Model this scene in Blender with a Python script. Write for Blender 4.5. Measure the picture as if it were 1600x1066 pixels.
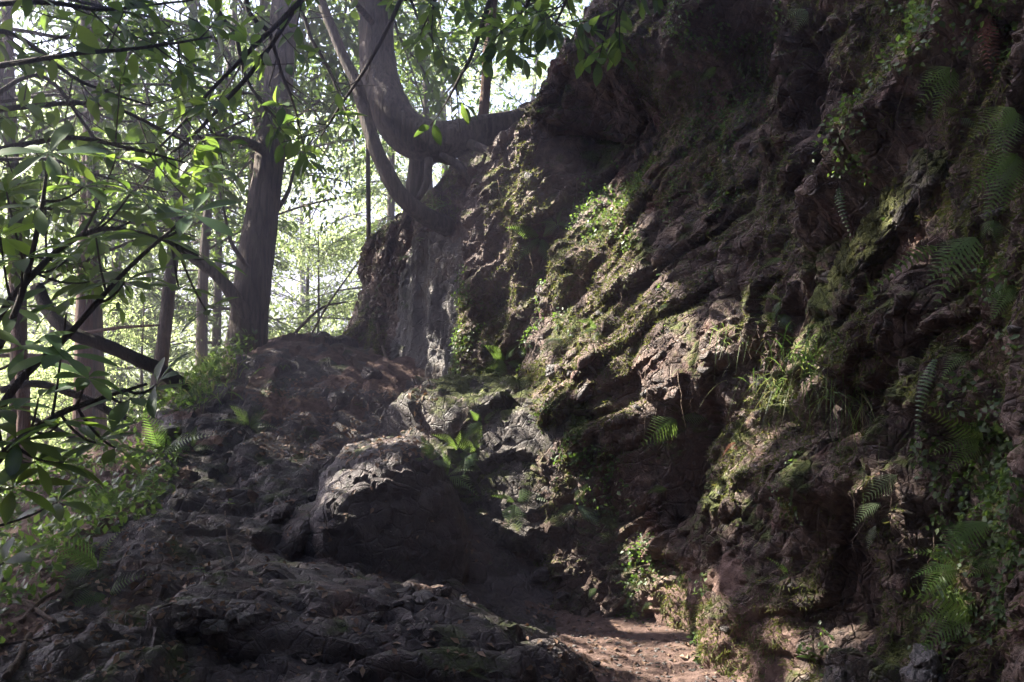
import bpy, bmesh, math, random
import numpy as np
from mathutils import Vector, Matrix
from mathutils.bvhtree import BVHTree

for o in list(bpy.data.objects):
    bpy.data.objects.remove(o)
scene = bpy.context.scene
COL = scene.collection

# ------------------------------------------------------------------ camera
FPX = 1556.0                       # focal length in photograph pixels (35 mm on 36 mm, 1600 wide)
PITCH = math.radians(2.1)
CAM = np.array((0.0, 0.0, 1.5))
cam_data = bpy.data.cameras.new('camera')
cam_data.sensor_width = 36.0
cam_data.lens = 35.0
cam_data.clip_start = 0.05
cam_data.clip_end = 3000.0
cam = bpy.data.objects.new('camera', cam_data)
COL.objects.link(cam)
cam.location = CAM
cam.rotation_euler = (math.pi / 2 + PITCH, 0, 0)
scene.camera = cam

# ------------------------------------------------------------------ light
SUN_AZ, SUN_EL = math.radians(-70), math.radians(40)     # azimuth from +Y, negative = left
SUN = np.array((math.sin(SUN_AZ) * math.cos(SUN_EL), math.cos(SUN_AZ) * math.cos(SUN_EL), math.sin(SUN_EL)))
world = bpy.data.worlds.new('World')
scene.world = world
world.use_nodes = True
wn = world.node_tree
wn.nodes.clear()
w_out = wn.nodes.new('ShaderNodeOutputWorld')
w_bg = wn.nodes.new('ShaderNodeBackground')
w_sky = wn.nodes.new('ShaderNodeTexSky')
w_sky.sky_type = 'NISHITA'
w_sky.sun_disc = False
w_sky.sun_elevation = SUN_EL
w_sky.sun_rotation = SUN_AZ
w_sky.dust_density = 1.2
w_bg.inputs['Strength'].default_value = 0.05
wn.links.new(w_sky.outputs['Color'], w_bg.inputs['Color'])
wn.links.new(w_bg.outputs['Background'], w_out.inputs['Surface'])
sun_data = bpy.data.lights.new('sun', 'SUN')
sun_data.energy = 5.0
sun_data.angle = math.radians(0.53)
sun_data.color = (1.0, 0.93, 0.80)
sun = bpy.data.objects.new('sun', sun_data)
COL.objects.link(sun)
sun.rotation_euler = Vector(SUN).to_track_quat('Z', 'Y').to_euler()
sun.location = Vector(SUN) * 60

scene.view_settings.view_transform = 'Standard'
scene.view_settings.look = 'None'
scene.view_settings.gamma = 1.0
scene.view_settings.use_curve_mapping = False
scene.view_settings.exposure = 3.35
scene.render.engine = 'CYCLES'
cy = scene.cycles
cy.use_denoising = True
cy.max_bounces = 8
cy.diffuse_bounces = 4
cy.glossy_bounces = 2
cy.transmission_bounces = 4
cy.transparent_max_bounces = 4
cy.sample_clamp_indirect = 6.0
cy.caustics_reflective = False
cy.caustics_refractive = False

# ------------------------------------------------------------------ numeric helpers
def P(u, v, y):
    """point of the place seen at photograph pixel (u, v) that stands y metres ahead"""
    a, b = (u - 800.0) / FPX, (533.0 - v) / FPX
    d = np.array((a, math.cos(PITCH) - b * math.sin(PITCH), math.sin(PITCH) + b * math.cos(PITCH)))
    return CAM + d * (y / d[1])

def project(p):
    q = np.asarray(p, float) - CAM
    fw = q[..., 1] * math.cos(PITCH) + q[..., 2] * math.sin(PITCH)
    up = -q[..., 1] * math.sin(PITCH) + q[..., 2] * math.cos(PITCH)
    fw = np.where(np.abs(fw) < 1e-4, 1e-4, fw)
    return 800 + FPX * q[..., 0] / fw, 533 - FPX * up / fw, fw

def _hash(i, j, k, seed):
    h = (i.astype(np.int64) * 374761393 + j.astype(np.int64) * 668265263 + k.astype(np.int64) * 2147483647 + seed * 974634777)
    h = (h ^ (h >> 13)) & 0x7fffffff
    h = (h * 1274126177) & 0x7fffffff
    h = (h ^ (h >> 16)) & 0x7fffffff
    h = (h * 1103515245 + 12345) & 0x7fffffff
    return ((h >> 4) & 0xffffff) / float(0xffffff)

def vnoise(p, seed=0):
    i = np.floor(p).astype(np.int64)
    f = p - i
    f = f * f * f * (f * (f * 6 - 15) + 10)
    r = 0
    for dx in (0, 1):
        wx = f[:, 0] if dx else 1 - f[:, 0]
        for dy in (0, 1):
            wy = f[:, 1] if dy else 1 - f[:, 1]
            for dz in (0, 1):
                wz = f[:, 2] if dz else 1 - f[:, 2]
                r = r + wx * wy * wz * _hash(i[:, 0] + dx, i[:, 1] + dy, i[:, 2] + dz, seed)
    return r * 2 - 1

def fbm(p, octv=4, seed=0, gain=0.5, lac=2.03):
    a, r, t = 1.0, 0, 0
    for o in range(octv):
        r = r + a * vnoise(p, seed + o * 17)
        t += a
        a *= gain
        p = p * lac + 13.7
    return r / t

def ridged(p, octv=4, seed=0):
    a, r, t = 1.0, 0, 0
    for o in range(octv):
        r = r + a * (1 - np.abs(vnoise(p, seed + o * 31)) * 2)
        t += a
        a *= 0.5
        p = p * 2.07 + 5.1
    return r / t

def worley(p, seed=0):
    """distance to nearest and second nearest feature point and a random value of the nearest cell"""
    i = np.floor(p).astype(np.int64)
    f1 = np.full(len(p), 9.0); f2 = np.full(len(p), 9.0); cr = np.zeros(len(p))
    for dx in (-1, 0, 1):
        for dy in (-1, 0, 1):
            for dz in (-1, 0, 1):
                a, b, c = i[:, 0] + dx, i[:, 1] + dy, i[:, 2] + dz
                q = np.stack((a + _hash(a, b, c, seed), b + _hash(a, b, c, seed + 1), c + _hash(a, b, c, seed + 2)), 1)
                d = np.sqrt(((q - p) ** 2).sum(1))
                near = d < f1
                f2 = np.where(near, f1, np.minimum(f2, d))
                cr = np.where(near, _hash(a, b, c, seed + 3), cr)
                f1 = np.where(near, d, f1)
    return f1, f2, cr

def facets(p, seed=0, tilt=0.9):
    """broken rock: every cell is a tilted plane with its own height; crack = 0 on the joints, 1 inside"""
    i = np.floor(p).astype(np.int64)
    f1 = np.full(len(p), 9.0); f2 = np.full(len(p), 9.0); h = np.zeros(len(p))
    for dx in (-1, 0, 1):
        for dy in (-1, 0, 1):
            for dz in (-1, 0, 1):
                a, b, c = i[:, 0] + dx, i[:, 1] + dy, i[:, 2] + dz
                r = [_hash(a, b, c, seed + m) for m in range(3)]
                w = p - np.stack((a + r[0], b + r[1], c + r[2]), 1)
                d = (np.abs(w) ** 2).sum(1)
                near = d < f1
                if not near.any():
                    f2 = np.minimum(f2, d); continue
                g = np.stack([_hash(a, b, c, seed + 5 + m) - 0.5 for m in range(3)], 1)
                hh = (_hash(a, b, c, seed + 9) - 0.5) + tilt * 2 * (g * w).sum(1)
                f2 = np.where(near, f1, np.minimum(f2, d))
                h = np.where(near, hh, h)
                f1 = np.where(near, d, f1)
    return h, sstep(0.0, 0.16, np.sqrt(f2) - np.sqrt(f1))

def sstep(a, b, x):
    t = np.clip((x - a) / (b - a), 0, 1)
    return t * t * (3 - 2 * t)

def unit(v):
    v = np.asarray(v, float)
    return v / np.maximum(np.linalg.norm(v, axis=-1, keepdims=True), 1e-9)

def smooth_line(pts, n=40, it=2):
    """Catmull-Rom resample of a polyline (any number of columns)"""
    pts = np.asarray(pts, float)
    p = np.vstack((2 * pts[0] - pts[1], pts, 2 * pts[-1] - pts[-2]))
    m = len(pts) - 1
    out = []
    for t in np.linspace(0, m, n):
        k = min(int(t), m - 1); f = t - k
        a, b, c, d = p[k], p[k + 1], p[k + 2], p[k + 3]
        out.append(0.5 * (2 * b + (c - a) * f + (2 * a - 5 * b + 4 * c - d) * f * f + (3 * b - a - 3 * c + d) * f ** 3))
    return np.array(out)

# ------------------------------------------------------------------ mesh helpers
class MB:
    """collects vertices and faces of one mesh"""
    def __init__(self):
        self.v, self.q, self.t, self.n = [], [], [], 0
    def add(self, verts, quads=None, tris=None):
        self.v.append(np.asarray(verts, float).reshape(-1, 3))
        if quads is not None and len(quads): self.q.append(np.asarray(quads, np.int64) + self.n)
        if tris is not None and len(tris): self.t.append(np.asarray(tris, np.int64) + self.n)
        self.n += len(self.v[-1])
    def mesh(self, name, mats=(), smooth=True):
        v = np.concatenate(self.v) if self.v else np.zeros((0, 3))
        q = np.concatenate(self.q) if self.q else np.zeros((0, 4), np.int64)
        t = np.concatenate(self.t) if self.t else np.zeros((0, 3), np.int64)
        me = bpy.data.meshes.new(name)
        me.vertices.add(len(v)); me.vertices.foreach_set('co', v.astype(np.float32).ravel())
        me.loops.add(len(q) * 4 + len(t) * 3)
        me.loops.foreach_set('vertex_index', np.concatenate((q.ravel(), t.ravel())).astype(np.int32))
        me.polygons.add(len(q) + len(t))
        ls = np.concatenate((np.arange(len(q)) * 4, len(q) * 4 + np.arange(len(t)) * 3))
        me.polygons.foreach_set('loop_start', ls.astype(np.int32))
        me.polygons.foreach_set('use_smooth', np.full(len(q) + len(t), smooth))
        for m in (mats if isinstance(mats, (list, tuple)) else [mats]): me.materials.append(m)
        me.update(calc_edges=True)
        return me
    def build(self, name, mat, parent=None, smooth=True):
        return link(name, self.mesh(name, mat, smooth), parent)

def link(name, data, parent=None):
    o = bpy.data.objects.new(name, data)
    COL.objects.link(o)
    if parent is not None: o.parent = parent
    return o

def tag(o, label=None, cat=None, group=None, kind=None):
    if label: o['label'] = label
    if cat: o['category'] = cat
    if group: o['group'] = group
    if kind: o['kind'] = kind
    return o

def empty(name, loc=(0, 0, 0)):
    o = link(name, None)
    o.location = loc
    o.empty_display_size = 0.1
    return o

def grid_faces(nu, nv):
    i = np.arange(nu * nv).reshape(nu, nv)
    return np.stack((i[:-1, :-1], i[1:, :-1], i[1:, 1:], i[:-1, 1:]), -1).reshape(-1, 4)

def frames(pts):
    t = unit(np.gradient(pts, axis=0))
    ref = np.array((0.31, 0.17, 0.93)) if abs(t[0][2]) < 0.9 else np.array((0.9, 0.3, 0.1))
    n = np.zeros_like(pts)
    n[0] = unit(np.cross(t[0], ref))
    for k in range(1, len(pts)):
        n[k] = unit(n[k - 1] - t[k] * np.dot(n[k - 1], t[k]))
    return t, n, np.cross(t, n)

def tube(mb, pts, rad, sides=8, rough=0.0, seed=0, bark=0.0):
    pts = np.asarray(pts, float)
    rad = np.broadcast_to(np.asarray(rad, float), (len(pts),))
    t, n, b = frames(pts)
    a = np.linspace(0, 2 * math.pi, sides, endpoint=False)
    ring = np.cos(a)[None, :, None] * n[:, None, :] + np.sin(a)[None, :, None] * b[:, None, :]
    r = np.repeat(rad[:, None], sides, 1)
    if rough or bark:
        base = pts[:, None, :] + ring * r[:, :, None]
        arc = np.concatenate(([0], np.cumsum(np.linalg.norm(np.diff(pts, axis=0), axis=1))))
        q = base.reshape(-1, 3)
        if rough:
            r = r * (1 + rough * fbm(q * (1.2 / max(rad.max(), 0.02)) * 0.35, 3, seed).reshape(r.shape))
        if bark:
            aa = np.repeat(a[None], len(pts), 0).ravel(); zz = np.repeat(arc[:, None], sides, 1).ravel()
            k = np.stack((np.cos(aa) * 6, np.sin(aa) * 6, zz * 2.2), 1)
            r = r + bark * ridged(k, 3, seed + 5).reshape(r.shape)
    v = pts[:, None, :] + ring * r[:, :, None]
    i = np.arange(len(pts) * sides).reshape(len(pts), sides)
    j = np.roll(i, -1, 1)
    q = np.stack((i[:-1], j[:-1], j[1:], i[1:]), -1).reshape(-1, 4)
    mb.add(v, q)
    c = mb.n
    mb.add(np.vstack((pts[:1], pts[-1:])))
    i0 = c - len(pts) * sides
    mb.t.append(np.stack((np.full(sides, c), i0 + j[0], i0 + i[0]), 1))
    mb.t.append(np.stack((np.full(sides, c + 1), i0 + i[-1], i0 + j[-1]), 1))

def scatter(mb, tv, tq, tt, pos, ydir, up, scale, width=None):
    """many copies of a small template, its +Y along ydir and +Z near up, written into one mesh"""
    pos = np.asarray(pos, float); N = len(pos)
    if N == 0: return
    y = unit(ydir); x = unit(np.cross(y, up)); z = np.cross(x, y)
    s = np.broadcast_to(np.asarray(scale, float), (N,))[:, None, None]
    w = s if width is None else np.broadcast_to(np.asarray(width, float), (N,))[:, None, None]
    v = pos[:, None] + (tv[None, :, 0:1] * x[:, None]) * w + (tv[None, :, 1:2] * y[:, None]) * s + (tv[None, :, 2:3] * z[:, None]) * s
    off = (np.arange(N) * len(tv))[:, None, None]
    q = (tq[None] + off).reshape(-1, 4) if tq is not None and len(tq) else None
    t = (tt[None] + off).reshape(-1, 3) if tt is not None and len(tt) else None
    mb.add(v.reshape(-1, 3), q, t)

def mat_from(y, up, scale=1.0, loc=(0, 0, 0)):
    y = unit(y); x = unit(np.cross(y, up)); z = np.cross(x, y)
    m = Matrix(((x[0], y[0], z[0], 0), (x[1], y[1], z[1], 0), (x[2], y[2], z[2], 0), (0, 0, 0, 1)))
    return Matrix.Translation(Vector(loc)) @ m @ Matrix.Scale(scale, 4)

# ------------------------------------------------------------------ materials
class NT:
    def __init__(self, name):
        self.m = bpy.data.materials.new(name); self.m.use_nodes = True
        self.t = self.m.node_tree; self.t.nodes.clear()
        self.out = self.n('ShaderNodeOutputMaterial')
    def n(self, kind, **kw):
        x = self.t.nodes.new(kind)
        for k, v in kw.items():
            if hasattr(x, k) and k not in x.inputs: setattr(x, k, v)
            else: x.inputs[k].default_value = v
        return x
    def l(self, a, b): self.t.links.new(a, b)
    def noise(self, vec, scale, detail=4, rough=0.55, dist=0.0):
        x = self.n('ShaderNodeTexNoise'); x.inputs['Scale'].default_value = scale; x.inputs['Detail'].default_value = detail
        x.inputs['Roughness'].default_value = rough; x.inputs['Distortion'].default_value = dist
        self.l(vec, x.inputs['Vector']); return x.outputs['Fac']
    def ramp(self, fac, stops):
        r = self.n('ShaderNodeValToRGB'); e = r.color_ramp.elements
        while len(e) < len(stops): e.new(0.5)
        for k, (p, c) in enumerate(stops):
            e[k].position = p; e[k].color = (*c, 1) if len(c) == 3 else c
        self.l(fac, r.inputs['Fac']); return r.outputs['Color']
    def mix(self, fac, a, b, mode='MIX'):
        x = self.n('ShaderNodeMix', data_type='RGBA', blend_type=mode)
        for s, val in ((0, fac), (6, a), (7, b)):
            if isinstance(val, (int, float)): x.inputs[s].default_value = val
            elif isinstance(val, tuple): x.inputs[s].default_value = (*val, 1)
            else: self.l(val, x.inputs[s])
        return x.outputs[2]
    def math(self, op, a, b=None, clamp=False):
        x = self.n('ShaderNodeMath', operation=op); x.use_clamp = clamp
        for s, val in ((0, a), (1, b)):
            if val is None: continue
            if isinstance(val, (int, float)): x.inputs[s].default_value = val
            else: self.l(val, x.inputs[s])
        return x.outputs[0]
    def maprange(self, x, a, b, c=0.0, d=1.0):
        r = self.n('ShaderNodeMapRange'); r.inputs[1].default_value = a; r.inputs[2].default_value = b
        r.inputs[3].default_value = c; r.inputs[4].default_value = d; self.l(x, r.inputs[0]); return r.outputs[0]

def rock_material(name, dark, mid, light, rust, moss, moss_amt, soil_amt=0.0, soil=(0.09, 0.055, 0.042), rough=0.62, bump=0.85):
    t = NT(name)
    g = t.n('ShaderNodeNewGeometry'); pos = g.outputs['Position']
    n1 = t.noise(pos, 1.9, 6, 0.62, 0.15); n2 = t.noise(pos, 9.0, 7, 0.72, 0.1); n3 = t.noise(pos, 48.0, 4, 0.7)
    mp = t.n('ShaderNodeMapping'); mp.inputs['Rotation'].default_value = (0.25, 0.3, 0.2); mp.inputs['Scale'].default_value = (13, 13, 4)
    t.l(pos, mp.inputs['Vector']); strata = t.noise(mp.outputs['Vector'], 1.0, 5, 0.6, 0.15)
    c = t.ramp(t.math('ADD', t.math('MULTIPLY', n2, 0.65), t.math('MULTIPLY', n1, 0.35)), [(0.32, dark), (0.5, mid), (0.68, light)])
    c = t.mix(t.maprange(strata, 0.52, 0.66, 0, 0.45), c, light)
    rmask = t.maprange(t.noise(pos, 3.1, 5, 0.65, 0.8), 0.54, 0.66, 0, 0.75)
    c = t.mix(rmask, c, rust)
    if soil_amt:
        smask = t.maprange(t.noise(pos, 1.3, 5, 0.6), 0.62 - 0.3 * soil_amt, 0.74 - 0.3 * soil_amt)
        c = t.mix(smask, c, t.ramp(n3, [(0.3, tuple(x * 0.6 for x in soil)), (0.7, tuple(x * 1.35 for x in soil))]))
    sx = t.n('ShaderNodeSeparateXYZ'); t.l(g.outputs['Normal'], sx.inputs[0])
    mm = t.math('ADD', t.noise(pos, 2.3, 6, 0.7, 0.5), t.math('MULTIPLY', sx.outputs['Z'], 0.10))
    mm = t.math('ADD', mm, t.math('MULTIPLY', t.math('SUBTRACT', n3, 0.5), 0.22))
    mmask = t.maprange(mm, 0.66 - 0.2 * moss_amt, 0.75 - 0.2 * moss_amt)
    mossc = t.ramp(t.noise(pos, 26.0, 4, 0.7), [(0.3, tuple(x * 0.55 for x in moss)), (0.55, moss), (0.75, (moss[0] * 1.6, moss[1] * 1.35, moss[2]))])
    c = t.mix(mmask, c, mossc)
    c = t.mix(t.maprange(n3, 0.35, 0.65, 0.75, 1.15), (0, 0, 0), c, 'MIX') if False else c
    bs = t.n('ShaderNodeBsdfPrincipled'); t.l(c, bs.inputs['Base Color'])
    rr = t.math('ADD', t.maprange(n2, 0.3, 0.7, rough - 0.12, rough + 0.15), t.math('MULTIPLY', mmask, 0.3), True)
    t.l(rr, bs.inputs['Roughness']); bs.inputs['Specular IOR Level'].default_value = 0.4
    h = t.math('ADD', t.math('MULTIPLY', n2, 1.0), t.math('MULTIPLY', n3, 0.35))
    h = t.math('ADD', h, t.math('MULTIPLY', t.noise(pos, 140.0, 3, 0.7), 0.15))
    h = t.math('ADD', h, t.math('MULTIPLY', strata, 0.35))
    wv = t.n('ShaderNodeVectorMath', operation='MULTIPLY_ADD')
    nv = t.n('ShaderNodeTexNoise'); nv.inputs['Scale'].default_value = 5.0; t.l(pos, nv.inputs['Vector'])
    t.l(nv.outputs['Color'], wv.inputs[0]); wv.inputs[1].default_value = (0.07, 0.07, 0.07); t.l(pos, wv.inputs[2])
    for sc_, amt in ((9.0, 0.55), (27.0, 0.28)):
        vo = t.n('ShaderNodeTexVoronoi', feature='DISTANCE_TO_EDGE'); vo.inputs['Scale'].default_value = sc_; t.l(wv.outputs[0], vo.inputs['Vector'])
        h = t.math('SUBTRACT', h, t.maprange(vo.outputs['Distance'], 0.0, 0.07, amt, 0.0))
    b = t.n('ShaderNodeBump'); b.inputs['Strength'].default_value = bump; b.inputs['Distance'].default_value = 0.05
    t.l(h, b.inputs['Height']); t.l(b.outputs['Normal'], bs.inputs['Normal'])
    t.l(bs.outputs[0], t.out.inputs['Surface'])
    return t.m

def leaf_material(name, cols, trans, rough=0.45, tmix=0.5, per='island', spec=0.4, vein=0.0):
    t = NT(name)
    if per == 'island': r = t.n('ShaderNodeNewGeometry').outputs['Random Per Island']
    else: r = t.n('ShaderNodeObjectInfo').outputs['Random']
    n = len(cols)
    c = t.ramp(r, [(i / max(n - 1, 1), x) for i, x in enumerate(cols)])
    tc = t.ramp(r, [(i / max(len(trans) - 1, 1), x) for i, x in enumerate(trans)])
    bs = t.n('ShaderNodeBsdfPrincipled'); bs.inputs['Roughness'].default_value = rough; bs.inputs['Specular IOR Level'].default_value = spec
    t.l(c, bs.inputs['Base Color'])
    tr = t.n('ShaderNodeBsdfTranslucent'); t.l(tc, tr.inputs['Color'])
    m = t.n('ShaderNodeMixShader'); m.inputs[0].default_value = tmix
    t.l(bs.outputs[0], m.inputs[1]); t.l(tr.outputs[0], m.inputs[2]); t.l(m.outputs[0], t.out.inputs['Surface'])
    return t.m

def bark_material(name, a, b, moss=0.2, scale=1.0, bump=1.0):
    t = NT(name)
    g = t.n('ShaderNodeNewGeometry'); pos = g.outputs['Position']
    mp = t.n('ShaderNodeMapping'); mp.inputs['Scale'].default_value = (28 * scale, 28 * scale, 3.2 * scale); t.l(pos, mp.inputs['Vector'])
    n1 = t.noise(mp.outputs['Vector'], 1.0, 6, 0.65, 0.5); n2 = t.noise(pos, 5.0, 4)
    c = t.ramp(n1, [(0.3, a), (0.7, b)])
    c = t.mix(t.maprange(n2, 0.52, 0.7, 0, moss), c, (0.07, 0.08, 0.03))
    bs = t.n('ShaderNodeBsdfPrincipled'); t.l(c, bs.inputs['Base Color']); bs.inputs['Roughness'].default_value = 0.85
    bs.inputs['Specular IOR Level'].default_value = 0.2
    bp = t.n('ShaderNodeBump'); bp.inputs['Strength'].default_value = bump; bp.inputs['Distance'].default_value = 0.05
    t.l(n1, bp.inputs['Height']); t.l(bp.outputs[0], bs.inputs['Normal']); t.l(bs.outputs[0], t.out.inputs['Surface'])
    return t.m

def ground_material(name='forest_soil', k=1.0):
    t = NT(name)
    g = t.n('ShaderNodeNewGeometry'); pos = g.outputs['Position']
    n1 = t.noise(pos, 1.6, 5, 0.6); n2 = t.noise(pos, 14, 6, 0.7, 0.4); n3 = t.noise(pos, 70, 4, 0.75)
    c = t.ramp(n2, [(0.3, (0.04 * k, 0.025 * k, 0.021 * k)), (0.5, (0.10 * k, 0.064 * k, 0.053 * k)), (0.7, (0.17 * k, 0.115 * k, 0.097 * k))])
    c = t.mix(t.maprange(n3, 0.5, 0.7, 0, 0.6), c, (0.2, 0.14, 0.11))
    c = t.mix(t.maprange(n1, 0.56, 0.7, 0, 0.5), c, (0.05, 0.055, 0.022))
    bs = t.n('ShaderNodeBsdfPrincipled'); t.l(c, bs.inputs['Base Color']); bs.inputs['Roughness'].default_value = 0.9
    bs.inputs['Specular IOR Level'].default_value = 0.2
    b = t.n('ShaderNodeBump'); b.inputs['Strength'].default_value = 0.8; b.inputs['Distance'].default_value = 0.04
    t.l(t.math('ADD', n2, t.math('MULTIPLY', n3, 0.5)), b.inputs['Height']); t.l(b.outputs[0], bs.inputs['Normal'])
    t.l(bs.outputs[0], t.out.inputs['Surface'])
    return t.m

M = {}
M['cliff'] = rock_material('mossy_cliff', (0.026, 0.018, 0.018), (0.098, 0.063, 0.051), (0.30, 0.215, 0.16), (0.115, 0.043, 0.028), (0.075, 0.088, 0.022), 0.55, 0.45)
M['rock'] = rock_material('dark_schist', (0.020, 0.015, 0.016), (0.048, 0.036, 0.036), (0.12, 0.098, 0.094), (0.08, 0.040, 0.030), (0.05, 0.062, 0.02), 0.15, bump=0.68)
M['mossrock'] = rock_material('mossy_schist', (0.03, 0.025, 0.024), (0.08, 0.066, 0.058), (0.20, 0.17, 0.15), (0.10, 0.055, 0.033), (0.085, 0.10, 0.026), 0.75)
M['mossrib'] = rock_material('moss_mat_rock', (0.03, 0.025, 0.024), (0.08, 0.066, 0.058), (0.17, 0.15, 0.13), (0.10, 0.055, 0.033), (0.085, 0.092, 0.026), 1.15)
M['slab'] = rock_material('pale_schist', (0.065, 0.058, 0.056), (0.125, 0.112, 0.106), (0.21, 0.19, 0.18), (0.12, 0.08, 0.055), (0.06, 0.07, 0.022), 0.1)
M['soil'] = ground_material('forest_soil', 1.3)
M['earth'] = ground_material('red_earth', 1.5)
M['bark'] = bark_material('grey_bark', (0.028, 0.022, 0.02), (0.15, 0.12, 0.10))
M['barkred'] = bark_material('red_bark', (0.06, 0.036, 0.028), (0.17, 0.10, 0.075), 0.05, 2.0)
M['twig'] = bark_material('twig_bark', (0.035, 0.028, 0.024), (0.09, 0.07, 0.055), 0.1, 3.0)
M['deadwood'] = bark_material('dead_wood', (0.09, 0.065, 0.05), (0.24, 0.18, 0.14), 0.0, 3.0)
M['leaf'] = leaf_material('broad_leaf', [(0.035, 0.075, 0.022), (0.06, 0.11, 0.028), (0.045, 0.085, 0.03)], [(0.09, 0.16, 0.025), (0.26, 0.38, 0.06), (0.12, 0.21, 0.035)], 0.42, 0.45, 'object', 0.25)
M['leafmass'] = leaf_material('broad_leaf_mass', [(0.035, 0.075, 0.022), (0.06, 0.11, 0.028), (0.045, 0.085, 0.03)], [(0.09, 0.16, 0.025), (0.24, 0.35, 0.055), (0.12, 0.21, 0.035)], 0.4, 0.45)
M['shrub'] = leaf_material('shrub_leaf', [(0.02, 0.055, 0.022), (0.04, 0.085, 0.028), (0.03, 0.07, 0.03)], [(0.12, 0.22, 0.03), (0.26, 0.38, 0.05), (0.16, 0.28, 0.04)], 0.42, 0.45, 'object', 0.22)
M['crown'] = leaf_material('crown_leaf', [(0.06, 0.11, 0.03), (0.09, 0.15, 0.035), (0.075, 0.12, 0.04)], [(0.30, 0.40, 0.13), (0.48, 0.56, 0.24), (0.40, 0.48, 0.20)], 0.5, 0.6)
M['shade'] = leaf_material('shade_canopy_leaf', [(0.04, 0.085, 0.025), (0.06, 0.11, 0.03)], [(0.04, 0.08, 0.015), (0.07, 0.12, 0.02)], 0.5, 0.25)  # only for the added shade trees; low transmission holds the sun back
M['needle'] = leaf_material('conifer_needle', [(0.045, 0.07, 0.03), (0.07, 0.095, 0.04)], [(0.12, 0.18, 0.05), (0.2, 0.26, 0.08)], 0.6, 0.45)
M['fern'] = leaf_material('fern_green', [(0.045, 0.085, 0.032), (0.085, 0.13, 0.045), (0.06, 0.10, 0.05)], [(0.20, 0.34, 0.06), (0.32, 0.46, 0.09)], 0.42, 0.42, 'object')
M['fernpale'] = leaf_material('fern_pale', [(0.12, 0.16, 0.09), (0.16, 0.19, 0.12)], [(0.3, 0.4, 0.15), (0.36, 0.42, 0.2)], 0.5, 0.4, 'object')
M['ferndead'] = leaf_material('fern_dead', [(0.16, 0.06, 0.035), (0.2, 0.085, 0.05)], [(0.2, 0.08, 0.04), (0.25, 0.1, 0.05)], 0.7, 0.3, 'object')
M['grass'] = leaf_material('grass_blade', [(0.05, 0.10, 0.03), (0.09, 0.14, 0.04), (0.18, 0.16, 0.08)], [(0.16, 0.3, 0.05), (0.26, 0.38, 0.08), (0.35, 0.32, 0.14)], 0.4, 0.4)
M['mosstuft'] = leaf_material('moss_tuft', [(0.05, 0.062, 0.018), (0.08, 0.092, 0.025), (0.11, 0.105, 0.03)], [(0.12, 0.16, 0.03), (0.2, 0.23, 0.05), (0.24, 0.22, 0.06)], 0.8, 0.35)
M['creeper'] = leaf_material('creeper_leaf', [(0.03, 0.06, 0.02), (0.06, 0.10, 0.03), (0.08, 0.11, 0.04)], [(0.12, 0.22, 0.03), (0.22, 0.34, 0.06)], 0.45, 0.4)
M['litter'] = leaf_material('dead_leaf', [(0.10, 0.055, 0.035), (0.19, 0.12, 0.08), (0.26, 0.19, 0.14)], [(0.12, 0.06, 0.03), (0.2, 0.12, 0.06)], 0.75, 0.2)

# ------------------------------------------------------------------ ground
def dense_axis(lo, hi, a, b, step, grow=1.13):
    mid = np.arange(a, b + step * 0.5, step)
    left, d, x = [], step, a
    while x > lo:
        d *= grow; x -= d; left.append(x)
    right, d, x = [], step, b
    while x < hi:
        d *= grow; x += d; right.append(x)
    return np.array(left[::-1] + list(mid) + right)

CTRL = [P(*q) for q in [
    (1000, 1060, 5.0), (1110, 1066, 5.0), (930, 990, 5.8), (860, 958, 6.3), (1000, 975, 5.9),
    (700, 780, 6.95), (640, 705, 7.5), (560, 690, 7.7), (500, 640, 8.1), (480, 548, 9.2), (560, 545, 9.6), (430, 545, 9.3),
    (600, 620, 8.4), (540, 600, 8.7), (450, 770, 6.7), (380, 705, 7.4), (330, 640, 8.1), (390, 530, 9.5), (345, 565, 9.1),
    (295, 625, 8.3), (290, 810, 5.9), (225, 820, 5.5), (300, 930, 4.9), (230, 1030, 4.2), (400, 980, 4.8),
    (600, 925, 5.1), (500, 1000, 4.6), (360, 1000, 4.5), (450, 880, 5.6), (690, 950, 5.1), (790, 985, 5.05), (600, 1040, 4.5), (750, 1040, 4.7), (500, 800, 6.3), (560, 860, 5.9),
    (130, 722, 8.0), (0, 790, 7.5), (50, 860, 6.0), (100, 950, 4.8), (0, 1010, 4.3), (160, 800, 6.4), (210, 690, 7.6)]]
CTRL += [np.array(q) for q in [
    (0.6, 3.5, -0.02), (0.6, 2, -0.05), (0.7, 0, -0.1), (1.3, 3.5, 0.0), (1.7, 1, -0.05), (0.42, 4.4, 0.0), (-0.4, 2.6, -0.05), (0.25, 5.5, 0.03), (0.1, 6.1, 0.08),
    (0.9, -3, -0.3), (-1.5, 1.5, -0.2), (-1.7, 3.2, 0.05),
    (1.5, 6.5, 0.3), (2.5, 4, 0.2), (1, 9, 1.4), (0, 10, 1.7), (-0.6, 9.8, 1.75),
    (-2.6, 0.5, -1.0), (-3.4, 3.0, -0.8), (-3.6, 5.2, -0.2), (-4.8, 7.4, -0.6), (-4.6, 9.0, -0.3), (-3.4, 9.3, 0.75), (-5.5, 5.0, -2.0), (-6.5, 8.0, -2.3),
    (-5.5, 11.0, -1.6), (-3.2, 11.5, 0.6), (-1.8, 11.2, 1.5), (-0.5, 12.0, 1.6), (-2.2, 13.5, 0.4), (-1, 15, 0.6), (-4, 15, -1.6), (-8, 12, -3.6), (-7, 3, -3.6),
    (-9, 7, -4.2), (1.5, 14, 1.8), (4, 10, 2), (4, 5, 1), (4, 0, 0.5), (-5, 0, -2.8), (-2, -3, -1), (-9, 16, -4.4), (0, 19, 0.2), (-4, 19, -2.4), (4, 18, 2.2)]]
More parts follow.
